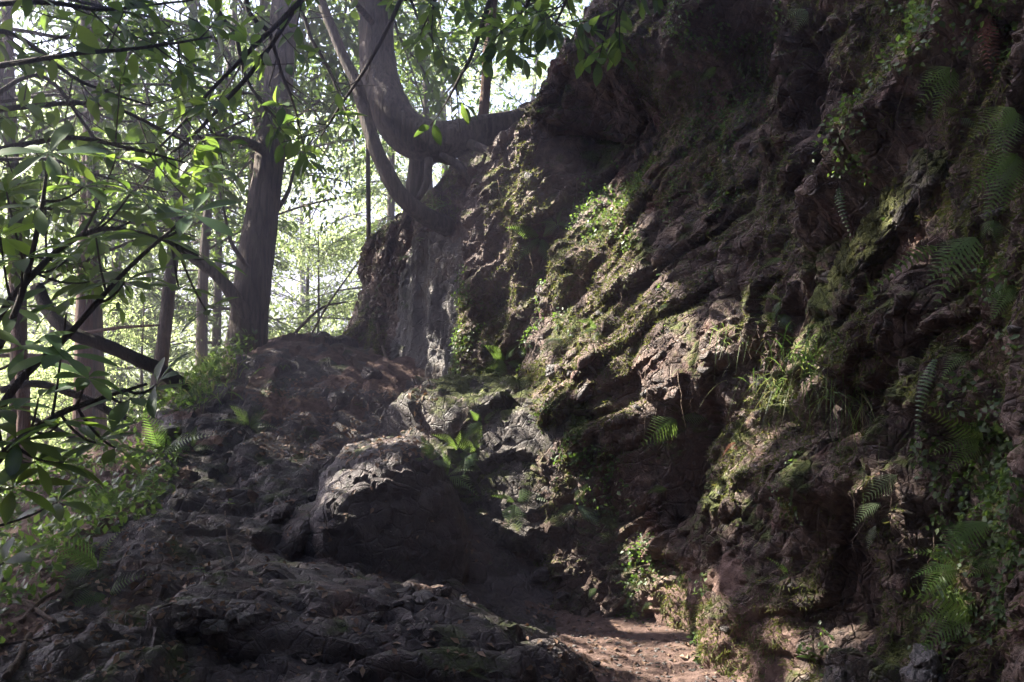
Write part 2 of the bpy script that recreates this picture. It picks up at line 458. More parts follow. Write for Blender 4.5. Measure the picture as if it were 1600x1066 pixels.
CTRL = np.array(CTRL)

def _tps(r2):
    return 0.5 * r2 * np.log(r2 + 1e-9)
def _fit(c):
    n = len(c)
    r2 = ((c[:, None, :2] - c[None, :, :2]) ** 2).sum(-1)
    K = _tps(r2) + np.eye(n) * 0.02
    Q = np.hstack((np.ones((n, 1)), c[:, :2]))
    A = np.vstack((np.hstack((K, Q)), np.hstack((Q.T, np.zeros((3, 3))))))
    return np.linalg.solve(A, np.concatenate((c[:, 2], np.zeros(3))))
TPS = _fit(CTRL)

def ground_far(x, y):
    """valley on the left, the opposite hillside, the mountain the cliff is cut into on the right"""
    valley = -5.0 + 4.8 * sstep(-9, 1, x)
    valley = valley + 6.0 * (1 - np.exp(-np.maximum(x - 2, 0) / 12)) * sstep(0, 8, x)
    far = np.hypot(x + 6, y - 8)
    hill = 7 * sstep(24, 90, far) * (0.75 + 0.25 * np.sin(x * 0.03 + 1.2))
    return valley + np.where(y < -5, hill * 0.5, hill)

def ground_z(x, y, detail=True):
    x = np.asarray(x, float); y = np.asarray(y, float)
    sh = x.shape; xf, yf = x.ravel(), y.ravel()
    near = (xf > -13) & (xf < 8) & (yf > -7) & (yf < 24)
    z = ground_far(xf, yf)
    xi, yi = xf[near], yf[near]
    w = sstep(-11, -7.5, xi) * (1 - sstep(4.5, 7, xi)) * sstep(-6, -2.5, yi) * (1 - sstep(17, 22, yi))
    zn = TPS[-3] + TPS[-2] * xi + TPS[-1] * yi
    for k, c in enumerate(CTRL):
        zn = zn + TPS[k] * _tps((xi - c[0]) ** 2 + (yi - c[1]) ** 2)
    z[near] = z[near] * (1 - w) + zn * w
    return z.reshape(sh)

gx = dense_axis(-420, 420, -4.6, 1.6, 0.026)
gy = dense_axis(-260, 700, 3.2, 10.6, 0.026)
GX, GY = np.meshgrid(gx, gy, indexing='ij')
GZ = ground_z(GX, GY)
pp = np.stack((GX, GY, GZ), -1).reshape(-1, 3)
nearw = ((GX > -9) & (GX < 5) & (GY > 0) & (GY < 16)).ravel()
q = pp[nearw]
on_path = np.exp(-(((q[:, 0] - 0.7) / 0.55) ** 2)) * sstep(1.0, 3.5, q[:, 1]) * (1 - sstep(6.3, 7.2, q[:, 1]))
rough = 1 - 0.8 * on_path
ridge = sstep(-3.0, -2.2, q[:, 0] + 0.25 * (q[:, 1] - 7.5) * 0.5 + 0.3 * fbm(q * 1.1, 2, 4)) * (1 - on_path)
qw = q + 0.12 * np.stack((fbm(q * 2.1, 3, 3), fbm(q * 2.1, 3, 13), fbm(q * 2.1, 3, 23)), 1)
h1, c1 = facets(qw * np.array((1.0, 0.8, 1.0)), 5, 0.7)
h2, c2 = facets(qw * np.array((3.0, 2.2, 3.0)), 15, 0.8)
h3, c3 = facets(qw * np.array((9.0, 7.0, 9.0)), 25, 0.9)
dz = 0.05 * fbm(q * 1.3, 4, 1) + ridge * (0.13 * h1 - 0.03 * (1 - c1) + 0.05 * h2 - 0.012 * (1 - c2) + 0.016 * h3 - 0.006 * (1 - c3) + 0.035 * ridged(q * 3.2, 5, 19)) + (1 - ridge) * 0.07 * ridged(q * 2.3, 4, 2)
dz = dz * rough + 0.018 * fbm(q * 9, 4, 7) + 0.012 * fbm(q * 28, 3, 9)
edge = sstep(-9, -7, q[:, 0]) * (1 - sstep(3.5, 5, q[:, 0])) * sstep(0, 1.5, q[:, 1]) * (1 - sstep(13, 16, q[:, 1]))
pp[nearw, 2] += dz * edge
g = MB(); g.add(pp, grid_faces(len(gx), len(gy)))
ground = g.build('ground', M['soil'])
ground.data.materials.append(M['rock'])
rk = np.zeros(len(pp)); nz = 0.5 + 0.5 * fbm(q * 2.7, 4, 97)
rk[nearw] = ridge * (nz + 0.25 * sstep(0.5, 1.6, 9.0 - q[:, 1]) > 0.5)
rk = rk.reshape(len(gx), len(gy))
ground.data.polygons.foreach_set('material_index', (rk[:-1, :-1] > 0.5).astype(np.int32).ravel())
ground.data.set_sharp_from_angle(angle=math.radians(30))
tag(ground, 'dark forest soil of the trail, the ravine side and the valley', kind='structure')

# ------------------------------------------------------------------ cliff
BASE = smooth_line([(2.6, -2.2), (2.15, 0.0), (1.85, 1.6), (1.62, 2.8), (1.45, 3.9), (1.25, 5.0), (0.95, 6.0), (0.42, 6.95), (-0.2, 7.8), (-0.8, 8.6),
                    (-1.35, 9.3), (-1.82, 9.95), (-2.05, 10.5), (-1.85, 11.3), (-0.9, 12.2), (0.8, 13.2), (3, 14.5)], 900)
seg = np.linalg.norm(np.diff(BASE, axis=0), axis=1)
arc = np.concatenate(([0], np.cumsum(seg)))
step_s = 0.0145
s_of = lambda yy: np.interp(yy, BASE[:int(len(BASE) * 0.8), 1], arc[:int(len(BASE) * 0.8)])
S0, S1 = arc[0], arc[-1]
sa, sb = s_of(2.2), s_of(10.8)
ss = np.concatenate((np.linspace(S0, sa, 70, endpoint=False), np.arange(sa, sb, step_s), np.linspace(sb, S1, 90)))
bx = np.interp(ss, arc, BASE[:, 0]); by = np.interp(ss, arc, BASE[:, 1])
tx = np.gradient(bx, ss); ty = np.gradient(by, ss)
k = np.ones(61) / 61
pad = lambda a: np.convolve(np.pad(a, 30, mode='edge'), k, 'valid')
tx, ty = pad(tx), pad(ty)
ln = np.hypot(tx, ty)
ox, oy = -ty / ln, tx / ln                     # outward normal: to the left of the walking direction
yv = by
# height of the brow and lean back along the wall
brow = np.interp(ss, [S0, s_of(2.5), s_of(4), s_of(5), s_of(6), s_of(7), s_of(7.8), s_of(8.6), s_of(9.3), s_of(10), S1],
                 [6.5, 6.3, 6.2, 5.8, 5.0, 4.2, 3.5, 3.1, 2.95, 2.85, 3.0])
lean = np.interp(ss, [S0, s_of(4), s_of(6), s_of(7.5), s_of(9), s_of(10), S1], [0.10, 0.10, 0.10, 0.06, 0.08, 0.16, 0.3])
Z0 = -0.5
tt = np.concatenate((np.arange(0, 5.4, step_s), 5.4 + np.cumsum(np.linspace(0.02, 0.35, 30))))
nS, nT = len(ss), len(tt)
Tm = np.repeat(tt[None], nS, 0)
steep_len = (brow - Z0)[:, None] * np.sqrt(1 + lean[:, None] ** 2)
tb = np.minimum(Tm, steep_len); ta = np.maximum(Tm - steep_len, 0)
inw = lean[:, None] / np.sqrt(1 + lean[:, None] ** 2) * tb + ta * 0.80
hz = Z0 + tb / np.sqrt(1 + lean[:, None] ** 2) + ta * 0.60
X = bx[:, None] - ox[:, None] * inw
Y = by[:, None] - oy[:, None] * inw
base = np.stack((X, Y, hz), -1)
nrm = np.stack((np.repeat(ox[:, None], nT, 1), np.repeat(oy[:, None], nT, 1), np.where(ta > 0, 0.8, lean[:, None])), -1)
nrm = unit(nrm)
q = base.reshape(-1, 3)
Sg = np.repeat(ss[:, None], nT, 1).ravel(); Zg = q[:, 2]
def bump(yc, zc, ry, rz, amt, tilt=0.0, power=1.0):
    sc = s_of(yc)
    a = (Sg - sc); b = (Zg - zc) - tilt * a
    r = (a / ry) ** 2 + (b / rz) ** 2
    return amt * np.exp(-r ** power)
D = np.zeros(len(q))
warp = fbm(q * 0.9, 3, 40)
# the bench of outcropping rock in the middle, its foot undercut to the right
bench = (1 - sstep(1.18, 1.5, Zg + 0.22 * warp)) * sstep(s_of(5.75), s_of(6.5), Sg + 0.2 * warp) * (1 - sstep(s_of(7.65), s_of(7.95), Sg + 0.25 * warp))
D += 0.42 * bench
D += bump(6.6, 0.25, 0.5, 0.4, -0.10)
low = (1 - sstep(0.95, 1.2, Zg + 0.25 * warp)) * sstep(s_of(3.6), s_of(4.6), Sg) * (1 - sstep(s_of(5.9), s_of(6.4), Sg))
D += 0.10 * low
D += bump(4.5, 0.45, 0.5, 0.42, -0.30)             # dark hollow at the foot on the right
D += bump(5.3, 0.15, 0.35, 0.4, 0.10)
D += bump(3.5, 1.1, 0.35, 0.7, -0.15)
D += bump(4.25, 2.45, 0.85, 0.16, 0.26, -0.55)     # slanting mossy rib, upper right
D += bump(4.75, 1.55, 0.45, 0.2, 0.18)             # ledge with the grass
D += bump(4.6, 1.02, 0.4, 0.16, 0.22, -0.2)
D += bump(4.7, 2.9, 0.6, 0.5, -0.22)
D += bump(5.6, 2.7, 0.45, 0.9, -0.12)
nose = sstep(s_of(5.5), s_of(5.9), Sg) * (1 - sstep(s_of(7.3), s_of(7.7), Sg)) * sstep(1.2, 1.6, Zg) * (1 - sstep(3.3, 3.9, Zg))
D += nose * (0.34 - 0.42 * (Zg - 1.4))              # sunlit face that leans back
D += bump(7.5, 2.1, 0.25, 0.8, -0.25)
D += bump(8.05, 2.3, 0.22, 1.1, 0.16)
D += bump(3.0, 0.7, 0.28, 1.6, 0.10)               # mossy edge at the frame's right
D += bump(9.0, 1.7, 0.5, 1.2, -0.10)
# broken rock
D += 0.20 * fbm(q * 0.85, 3, 11) + 0.10 * ridged(q * np.array((2.0, 2.0, 0.9)), 4, 12)
w = q + 0.22 * np.stack((fbm(q * 1.6, 2, 21), fbm(q * 1.6, 2, 22), fbm(q * 1.6, 2, 23)), 1)
e_ = unit(np.array((0.45 * 0.66, -0.9 * 0.66, 0.75)))      # the beds rise to the right
def bedded(p, k): return p - (1 - k) * (p @ e_)[:, None] * e_
wr = w
rocky = sstep(-0.35, 0.25, fbm(q * 0.7, 2, 77))
flat = bump(8.75, 1.95, 0.8, 0.95, 1.0, 0.0, 2.0)       # smooth fluted slab at the back
rocky = rocky * (1 - flat)
h1, c1 = facets(bedded(wr, 0.5) * 1.9, 31, 0.9)
h2, c2 = facets(bedded(wr, 0.33) * 5.6, 41, 0.9)
h3, c3 = facets(bedded(wr, 0.35) * 15.0, 45, 0.9)
D = D * (1 - 0.8 * flat)
earth = (1 - sstep(0.25, 0.6, Zg + 0.3 * warp + 0.2 * fbm(q * 4, 2, 66))) * sstep(s_of(4.6), s_of(5.0), Sg) * (1 - sstep(s_of(5.8), s_of(6.2), Sg))   # trodden bank beside the trail
rocky = rocky * (1 - 0.85 * earth)
D += (1 - 0.8 * earth) * (0.25 + 0.75 * rocky) * (1 - flat) * (1 - 0.35 * nose) * (0.18 * h1 - 0.07 * (1 - c1))
D += (1 - 0.8 * earth) * (0.35 + 0.65 * rocky) * (1 - 0.5 * nose) * (1 - 0.9 * flat) * (0.095 * h2 - 0.035 * (1 - c2))
D += (1 - 0.5 * earth) * (0.5 + 0.5 * rocky) * (1 - 0.45 * nose) * (1 - 0.8 * flat) * (0.032 * h3 - 0.014 * (1 - c3))
D += flat * 0.05 * ridged(q * np.array((5, 5, 0.7)), 3, 55)
D += (1 - flat) * (0.04 * (1 - 0.7 * earth) * (1 - 0.45 * nose) * ridged(bedded(q, 0.4) * 6, 4, 51) + 0.018 * fbm(q * 14, 3, 61)) + 0.011 * fbm(q * 38, 3, 62)
fade = sstep(S0, S0 + 0.6, Sg) * (1 - sstep(S1 - 1.0, S1, Sg)) * 0.999 + 0.001
D = (D * fade).reshape(nS, nT)
pts = base + nrm * D[..., None]
pts[..., 2] -= 0.12 * np.maximum(D - 0.05, 0) * (ta <= 0)
pts += 0.02 * np.stack((fbm(q * 9, 2, 91), fbm(q * 9, 2, 92), fbm(q * 9, 2, 93)), 1).reshape(nS, nT, 3)
CL = pts
c = MB(); c.add(pts.reshape(-1, 3), grid_faces(nS, nT)[:, ::-1])
cliff = c.build('cliff', M['cliff'])
cliff.data.materials.append(M['slab'])
fm = (flat + 0.25 * fbm(q * 3, 3, 88) > 0.5).reshape(nS, nT)
cliff.data.materials.append(M['earth'])
em = (earth + 0.2 * fbm(q * 5, 3, 87) > 0.5).reshape(nS, nT)
cliff.data.polygons.foreach_set('material_index', np.where(em, 2, fm)[:-1, :-1].astype(np.int32).ravel())
cliff.data.set_sharp_from_angle(angle=math.radians(30))
tag(cliff, 'dark mossy cliff of broken rock and soil rising beside the trail', kind='structure')

# ------------------------------------------------------------------ rocks
ICO = {}
def ico(sub):
    if sub not in ICO:
        bm = bmesh.new(); bmesh.ops.create_icosphere(bm, subdivisions=sub, radius=1.0)
        v = np.array([x.co[:] for x in bm.verts]); f = np.array([[l.index for l in x.verts] for x in bm.faces]); bm.free()
        ICO[sub] = (unit(v), f)
    return ICO[sub]

def rock_verts(size, seed, sub=6, planes=13, sharp=16.0, noise=1.0, cuts=(), strata=0.0):
    """a faceted stone: soft intersection of random half-spaces, broken up by noise; size = full extents"""
    rg = np.random.default_rng(seed)
    d, f = ico(sub)
    n = unit(rg.normal(size=(planes, 3))); h = rg.uniform(0.72, 1.0, planes)
    ax = np.vstack((np.eye(3), -np.eye(3))) + rg.normal(size=(6, 3)) * 0.12
    n = np.vstack((n, unit(ax))); h = np.append(h, rg.uniform(0.86, 0.98, 6))
    for cn, ch in cuts:
        n = np.vstack((n, unit(np.array(cn, float))[None])); h = np.append(h, ch)
    dots = np.maximum(d @ n.T, 0.0) / h[None]
    r = 1.0 / np.power((dots ** sharp).sum(1) + 0.6 ** sharp, 1 / sharp)
    v = d * r[:, None]
    v = v * np.array(size) * 0.5
    L = float(np.mean(size))
    q = v / L * 2.2 + seed * 3.7
    qw = q + 0.18 * np.stack((fbm(q * 1.5, 2, seed), fbm(q * 1.5, 2, seed + 6), fbm(q * 1.5, 2, seed + 7)), 1)
    h1, c1 = facets(qw * np.array((0.9, 0.9, 1.3)), seed + 3, 0.7)
    dd = 0.05 * fbm(q * 1.2, 3, seed + 1) + 0.13 * h1 - 0.05 * (1 - c1)
    if sub >= 4:
        h2, c2 = facets(qw * np.array((2.3, 2.3, 3.6)), seed + 13, 0.8)
        dd += 0.055 * h2 - 0.02 * (1 - c2)
    if sub >= 5:
        qq = v * 9 + seed
        h3, c3 = facets(qq * np.array((1, 1, 1.7)), seed + 23, 0.8)
        dd += (0.042 * h3 - 0.016 * (1 - c3) + 0.022 * ridged(qq * 1.6, 3, seed + 8) + 0.016 * fbm(qq * 3.1, 3, seed + 9)) / max(L, 0.4) * 0.9
    if strata:
        zz = v @ unit(np.array((0.35, 0.25, 1.0)))
        dd += strata * np.abs(((zz * 7 + 0.8 * fbm(q * 0.7, 2, seed + 4)) % 1.0) - 0.5)
    return v + d * (dd * noise * L * 0.55)[:, None], f

def rock(name, loc, size, rotz=0.0, seed=1, mat='rock', sub=6, tilt=(0, 0), label=None, cat='rock', group=None, parent=None, **kw):
    v, f = rock_verts(size, seed, sub, **kw)
    m = MB(); m.add(v, None, f)
    o = m.build(name, M[mat], parent)
    o.data.set_sharp_from_angle(angle=math.radians(36))
    o.location = loc; o.rotation_euler = (tilt[0], tilt[1], rotz)
    if label: tag(o, label, cat, group)
    return o

R = math.radians
# big boulder left of the trail
rock('boulder', (-0.77, 6.4, 0.40), (1.22, 1.15, 1.78), R(12), 11, 'rock', 6, (R(-4), R(8)), 'large rounded boulder with a jagged sunlit crest beside the narrow gully',
     'boulder', cuts=(((0.75, -0.2, 0.62), 0.80), ((-0.6, -0.3, 0.8), 0.84), ((0.1, -1, 0.3), 0.86), ((-0.2, 0.1, 1), 0.93), ((0.9, -0.1, 0.5), 0.86)), noise=0.5, planes=5, sharp=9.0)
# foreground outcrop at the bottom of the picture
rock('outcrop_rock', (-0.52, 4.9, -0.10), (2.5, 1.35, 1.3), R(-4), 23, 'rock', 6, (R(4), R(9)), 'broad dark outcrop in the bottom foreground beside the trail', 'rock', noise=0.8, planes=7,
     cuts=(((0.1, -0.1, 1), 0.84), ((1, -0.3, 0.6), 0.82)))
rock('rock_slab', (-1.70, 5.0, -0.12), (0.7, 2.0, 1.2), R(6), 41, 'mossrock', 6, (R(10), R(-16)), 'long slab with yellow moss down its left edge', 'rock', planes=7, noise=0.8)
rock('rock_slab', (-1.62, 6.5, 0.22), (1.2, 1.4, 1.1), R(-30), 59, 'rock', 6, (R(14), R(5)), 'dark rounded bedrock hump behind the left shoulder of the boulder', 'rock', planes=7, noise=0.8)
rock('rock_step', (-1.1, 7.8, 0.70), (1.2, 0.9, 0.75), R(5), 61, 'rock', 6, (R(6), R(4)), 'lower rock step littered with red brown leaves', 'rock', planes=8)
rock('rock_step', (-0.95, 8.35, 0.98), (0.6, 0.6, 0.7), R(30), 67, 'rock', 6, (R(8), R(-14)), 'tilted rock step under the pale fluted slab', 'rock')
# outcrop on the bench, right of the gully
rock('outcrop_rock', (-0.1, 7.2, 0.66), (1.7, 0.9, 1.7), R(-33), 73, 'mossrock', 6, (R(4), R(6)), 'long rounded ledge of rock with sunlit ferns right of the gully', 'rock', planes=7, noise=0.9)
rock('outcrop_rock', (0.36, 6.72, 0.74), (0.8, 0.55, 1.1), R(-38), 79, 'cliff', 6, (R(4), R(10)), 'brown leaning block of rock in the middle of the bench', 'rock', planes=9)
# stones at the cliff foot, lower right
rock('foot_stone', (1.28, 3.85, 0.20), (0.2, 0.26, 0.5), R(20), 97, 'mossrock', 5, (R(5), R(12)), 'mossy upright stone at the cliff foot, lower right', 'stone')
rock('foot_stone', (1.42, 3.72, 0.26), (0.18, 0.2, 0.4), R(70), 101, 'mossrock', 5, (R(0), R(-12)), 'dark pointed stone right of the mossy upright stone', 'stone')
rock('foot_stone', (1.50, 3.6, 0.33), (0.16, 0.2, 0.48), R(10), 103, 'slab', 5, (R(0), R(-14)), 'narrow pale stone leaning at the cliff foot under ferns', 'stone')
rock('foot_stone', (1.22, 3.3, 0.08), (0.32, 0.25, 0.2), R(40), 107, 'slab', 5, (R(0), R(0)), 'flat grey stone at the bottom right under ferns', 'stone')

bpy.context.view_layer.update()
SOLID = [o for o in bpy.data.objects if o.type == 'MESH']
CACHE = {}
DG = bpy.context.evaluated_depsgraph_get()
def _entry(o):
    if o.name not in CACHE:
        mw = o.matrix_world.copy(); inv = mw.inverted()
        bb = np.array([mw @ Vector(c) for c in o.bound_box]); c = bb.mean(0)
        CACHE[o.name] = (inv, inv.to_3x3(), mw, mw.to_3x3(), c, np.linalg.norm(bb - c, axis=1).max(), BVHTree.FromObject(o, DG))
    return CACHE[o.name]
def cast(u, v, only=None):
    """first solid surface seen at a photograph pixel: point, normal, object"""
    dn = unit(P(u, v, 10.0) - CAM); d = Vector(dn); best = None
    for o in (only or SOLID):
        inv, inv3, mw, mw3, c, rad, tree = _entry(o)
        w_ = c - CAM; t_ = w_ @ dn
        if rad < 20 and (np.linalg.norm(w_ - t_ * dn) > rad or (best is not None and t_ - rad > best[0])): continue
        loc, nor, _, _ = tree.ray_cast(inv @ Vector(CAM), (inv3 @ d).normalized())
        if loc is not None:
            w = mw @ loc
            dist = (w - Vector(CAM)).length
            if best is None or dist < best[0]:
                best = (dist, np.array(w), np.array((mw3 @ nor).normalized()), o)
    return best[1:] if best else (None, None, None)

# the smooth mossy rib that slants up the right of the wall
ra, na, _ = cast(1290, 455); rb, nb, _ = cast(1480, 200)
v_, f_ = rock_verts((0.30, float(np.linalg.norm(rb - ra)) * 1.1, 0.22), 131, 6, 9, 7.0, 0.8)
m = MB(); m.add(v_, None, f_)
rib = m.build('slanting_rib', M['mossrib'])
rib.matrix_world = mat_from(rb - ra, unit(np.array((-0.85, -0.45, 0.35))), 1.0, (ra + rb) / 2 + np.array((0.075, 0.04, 0)))
tag(rib, 'smooth mossy rib of rock slanting up the right of the cliff', 'rock')
bpy.context.view_layer.update()
SOLID.append(rib)

# ------------------------------------------------------------------ leaf shapes
def leaf_shape(n=6, width=0.34, fold=0.10, droop=0.18, peak=0.5, stalk=0.08):
    """pointed leaf along +Y, length 1, folded on its midrib"""
    v, qd = [], []
    for k in range(n + 1):
        t = k / n
        w = width * 0.5 * (math.sin(math.pi * t ** (math.log(0.5) / math.log(peak))) ** 0.85 if 0 < t < 1 else 0.0) + 0.006
        y = stalk + t * (1 - stalk); z = -droop * t * t
        v += [(-w, y, z + fold * w * 2), (0, y, z), (w, y, z + fold * w * 2)]
    for k in range(n):
        a = k * 3
        qd += [(a, a + 1, a + 4, a + 3), (a + 1, a + 2, a + 5, a + 4)]
    v = np.array(v); v = np.vstack((v, [(-0.008, 0, 0.0), (0.008, 0, 0.0)]))
    m = len(v)
    qd.append((m - 2, m - 1, 2, 0))
    return v, np.array(qd)
def simple_leaf(width=0.4, fold=0.15):
    v = np.array([(0, 0, 0), (-width / 2, 0.45, fold * width), (0, 1, -0.08), (width / 2, 0.45, fold * width)])
    return v, None, np.array([(0, 2, 1), (0, 3, 2)])
def leaf_mesh(name, mat, **kw):
    v, qd = leaf_shape(**kw); m = MB(); m.add(v, qd); return m.mesh(name, M[mat])
SL = simple_leaf()

def rand_unit(rg, n):
    return unit(rg.normal(size=(n, 3)))

def bez(a, b, bend, n=12):
    a, b = np.asarray(a, float), np.asarray(b, float); t = np.linspace(0, 1, n)[:, None]
    m = (a + b) / 2 + np.asarray(bend, float)
    return (1 - t) ** 2 * a + 2 * t * (1 - t) * m + t * t * b

# ------------------------------------------------------------------ generic background trees
def broadleaf_meshes(seed, h=9.0, r=0.13, spread=2.6, leaves=9000, size=0.12, low=0.25, mat='crown', trunkmat='bark', lean=0.4, keep=None):
    rg = np.random.default_rng(seed)
    wood, crown = MB(), MB()
    top = np.array((rg.normal() * lean, rg.normal() * lean, h))
    tr = smooth_line([(0, 0, -0.6), (rg.normal() * lean * .25, rg.normal() * lean * .25, h * .33), top * 0.66 + rg.normal(size=3) * 0.12, top], 22)
    tube(wood, tr, np.linspace(r * 1.15, r * 0.18, 22) + r * 0.5 * np.exp(-np.linspace(0, 9, 22)), 9, 0.12, seed)
    P0, Dr, Sz = [], [], []
    nl = 26
    cl = []
    for k in range(nl):
        f = low + (0.98 - low) * (k + rg.random()) / nl
        a = tr[min(int(f * 21), 21)]
        ang = k * 2.4 + rg.normal() * 0.4
        L = spread * (0.45 + 0.75 * math.sin(math.pi * min(1, (f - low) / (1 - low) * 0.75 + 0.2))) * rg.uniform(0.7, 1.2)
        e = a + np.array((math.cos(ang) * L, math.sin(ang) * L, L * rg.uniform(0.05, 0.55)))
        lb = bez(a, e, (0, 0, L * 0.12), 9)
        tube(wood, lb, np.linspace(r * 0.28 * (1.15 - f), 0.012, 9), 5)
        for j in range(7):
            b = lb[min(2 + j, 8)]
            e2 = b + rand_unit(rg, 1)[0] * rg.uniform(0.3, 0.8) * np.array((1, 1, 0.6)) + np.array((0, 0, 0.05))
            tube(wood, bez(b, e2, (0, 0, 0.05), 4), np.linspace(0.012, 0.004, 4), 3)
            cl.append(e2); cl.append((b + e2) / 2)
    cl = np.array(cl)
    idx = rg.integers(0, len(cl), leaves)
    pos = cl[idx] + rg.normal(size=(leaves, 3)) * np.array((0.24, 0.24, 0.15))
    if keep is not None:
        pos = pos[keep(pos)]; leaves = len(pos)
    dirs = unit(rg.normal(size=(leaves, 3)) + np.array((0, 0, -0.5)))
    ups = unit(rg.normal(size=(leaves, 3)) * 0.6 + np.array((0, 0, 1.0)))
    scatter(crown, *SL, pos, dirs, ups, rg.uniform(0.6, 1.25, leaves) * size)
    return wood.mesh('trunk', M[trunkmat]), crown.mesh('crown', M[mat])

def conifer_meshes(seed, h=12.0, r=0.14, spread=2.0, sprigs=9000, low=0.15):
    rg = np.random.default_rng(seed)
    wood, crown = MB(), MB()
    tr = smooth_line([(0, 0, -0.6), (rg.normal() * .1, rg.normal() * .1, h * .5), (rg.normal() * .2, rg.normal() * .2, h)], 20)
    tube(wood, tr, np.linspace(r, r * 0.15, 20), 9, 0.1, seed)
    pos, dr = [], []
    nb = 46
    per = sprigs // nb
    for k in range(nb):
        f = low + (0.97 - low) * (k + rg.random()) / nb
        a = tr[min(int(f * 19), 19)]; ang = k * 2.4 + rg.normal() * 0.3
        L = spread * (1.15 - f * 0.8) * rg.uniform(0.6, 1.15)
        out = np.array((math.cos(ang), math.sin(ang), 0))
        e = a + out * L + np.array((0, 0, -L * rg.uniform(0.05, 0.35)))
        lb = bez(a, e, (0, 0, L * 0.15), 10)
        tube(wood, lb, np.linspace(0.03, 0.006, 10), 4)
        t = rg.uniform(0.2, 1.0, per)
        b = np.stack([np.interp(t * 9, np.arange(10), lb[:, i]) for i in range(3)], 1)
        side = np.cross(out, (0, 0, 1))
        w = rg.normal(size=per) * 0.28 * (1.2 - t)
        b = b + side * w[:, None] + np.array((0, 0, -1)) * (np.abs(w) * 0.4 + rg.random(per) * 0.16)[:, None]
        pos.append(b); dr.append(unit(out + side * np.sign(w)[:, None] * 0.8 + np.array((0, 0, -0.9)) * rg.uniform(0.2, 1.2, per)[:, None] + rg.normal(size=(per, 3)) * 0.25))
    pos = np.concatenate(pos); dr = np.concatenate(dr)
    v, _, t = simple_leaf(0.16, 0.1)
    scatter(crown, v, None, t, pos, dr, rand_unit(rg, len(pos)), rg.uniform(0.10, 0.24, len(pos)))
    return wood.mesh('trunk', M['bark']), crown.mesh('crown', M['needle'])

def place_tree(name, meshes, loc, rotz, scale, label, cat='tree', group=None):
    root = empty(name, loc)
    root.rotation_euler = (0, 0, rotz); root.scale = (scale, scale, scale)
    for me in meshes:
        link(me.name.split('.')[0], me, root)
    return tag(root, label, cat, group)

TREES = [broadleaf_meshes(101, 9, 0.11, 2.6, 11000, 0.11), broadleaf_meshes(102, 11, 0.14, 3.0, 12000, 0.12, 0.18),
         broadleaf_meshes(103, 7, 0.08, 2.2, 10000, 0.10, 0.12), broadleaf_meshes(104, 8, 0.10, 2.8, 10000, 0.13, 0.1),
         conifer_meshes(105, 12, 0.13, 2.1, 12000), conifer_meshes(106, 10, 0.11, 1.9, 11000, 0.08),
         broadleaf_meshes(107, 10, 0.14, 3.0, 30000, 0.17, 0.2, 'shade')]  # last one: dense crown for the shade trees added around the walker
gz = lambda x, y: float(ground_z(np.array([x]), np.array([y]))[0])
def base_at(u, y):
    x = (u - 800) / FPX * y
    return (x, y, gz(x, y) - 0.05)
BG = [  # u, distance, kind, scale, label
    (520, 19.0, 2, 1.0, 'bright green young tree seen in the gap left of the dark cliff edge'),
    (600, 17.0, 4, 0.9, 'conifer with drooping sprays behind the bent trunk'),
    (700, 20.0, 1, 0.9, 'leafy tree behind the cliff brow, right of the bent trunk'),
    (780, 24.0, 0, 1.2, 'tall leafy tree behind the thin reddish stem'),
    (330, 14.5, 5, 0.9, 'conifer with fine drooping twigs left of the straight grey trunk'),
    (255, 17.0, 3, 1.2, 'bright leafy tree in the ravine behind the leaning thin trunk'),
    (190, 13.5, 4, 0.85, 'dark conifer in the ravine right of the slender dark trunk'),
    (110, 18.0, 1, 1.0, 'leafy tree in the ravine behind the arched limb'),
    (30, 15.0, 2, 1.2, 'yellow green tree low in the ravine at the left edge'),
    (-40, 20.0, 0, 1.3, 'tall leafy tree partly cut by the left edge'),
    (150, 30.0, 3, 1.7, 'far broad tree on the other side of the ravine'),
    (480, 34.0, 3, 1.8, 'far rounded tree low in the gap beside the cliff edge'),
    (20, 32.0, 1, 1.5, 'far leafy tree on the opposite slope at the left edge'),
]
rg = np.random.default_rng(5)
for (u, d, kd, sc, lab) in BG:
    place_tree(('conifer_tree' if kd >= 4 else 'broadleaf_tree'), TREES[kd], base_at(u, d), rg.uniform(0, 6.28), sc, lab, group='forest trees beyond the ridge')
# undergrowth trees low in the ravine, in front of the far slope
for (u, d, kd, sc, lab) in [(60, 11.5, 3, 0.45, 'low leafy sapling in the ravine below the arched limb'), (-20, 10.5, 2, 0.5, 'leafy sapling at the left edge above the slope'),
                            (250, 12.5, 2, 0.5, 'sapling behind the ridge at the foot of the leaning thin trunk'), (490, 13.0, 2, 0.45, 'sapling standing just behind the brow of the ridge'),
                            (160, 16.0, 3, 0.6, 'sunlit shrubby tree deep in the ravine')]:
    place_tree('sapling', TREES[kd], base_at(u, d), rg.uniform(0, 6.28), sc, lab, 'sapling', 'saplings in the ravine')

# far wood on the opposite hillside: one mass
fw = MB(); n = 1200
a = rg.uniform(-0.75, 0.35, n); rr = rg.uniform(55, 150, n)
fx = np.sin(a) * rr; fy = np.cos(a) * rr
fz = ground_z(fx, fy)
per = 34
ctr = np.stack((fx, fy, fz + rg.uniform(1.0, 3.5, n)), 1)
big = np.repeat(ctr, per, 0) + rg.normal(size=(n * per, 3)) * np.array((1.6, 1.6, 1.9))
scatter(fw, *SL, big, rand_unit(rg, len(big)), rand_unit(rg, len(big)), rg.uniform(0.5, 1.0, len(big)))
tag(fw.build('far_wood', M['crown']), 'far wood covering the opposite hillside', 'wood', kind='stuff')
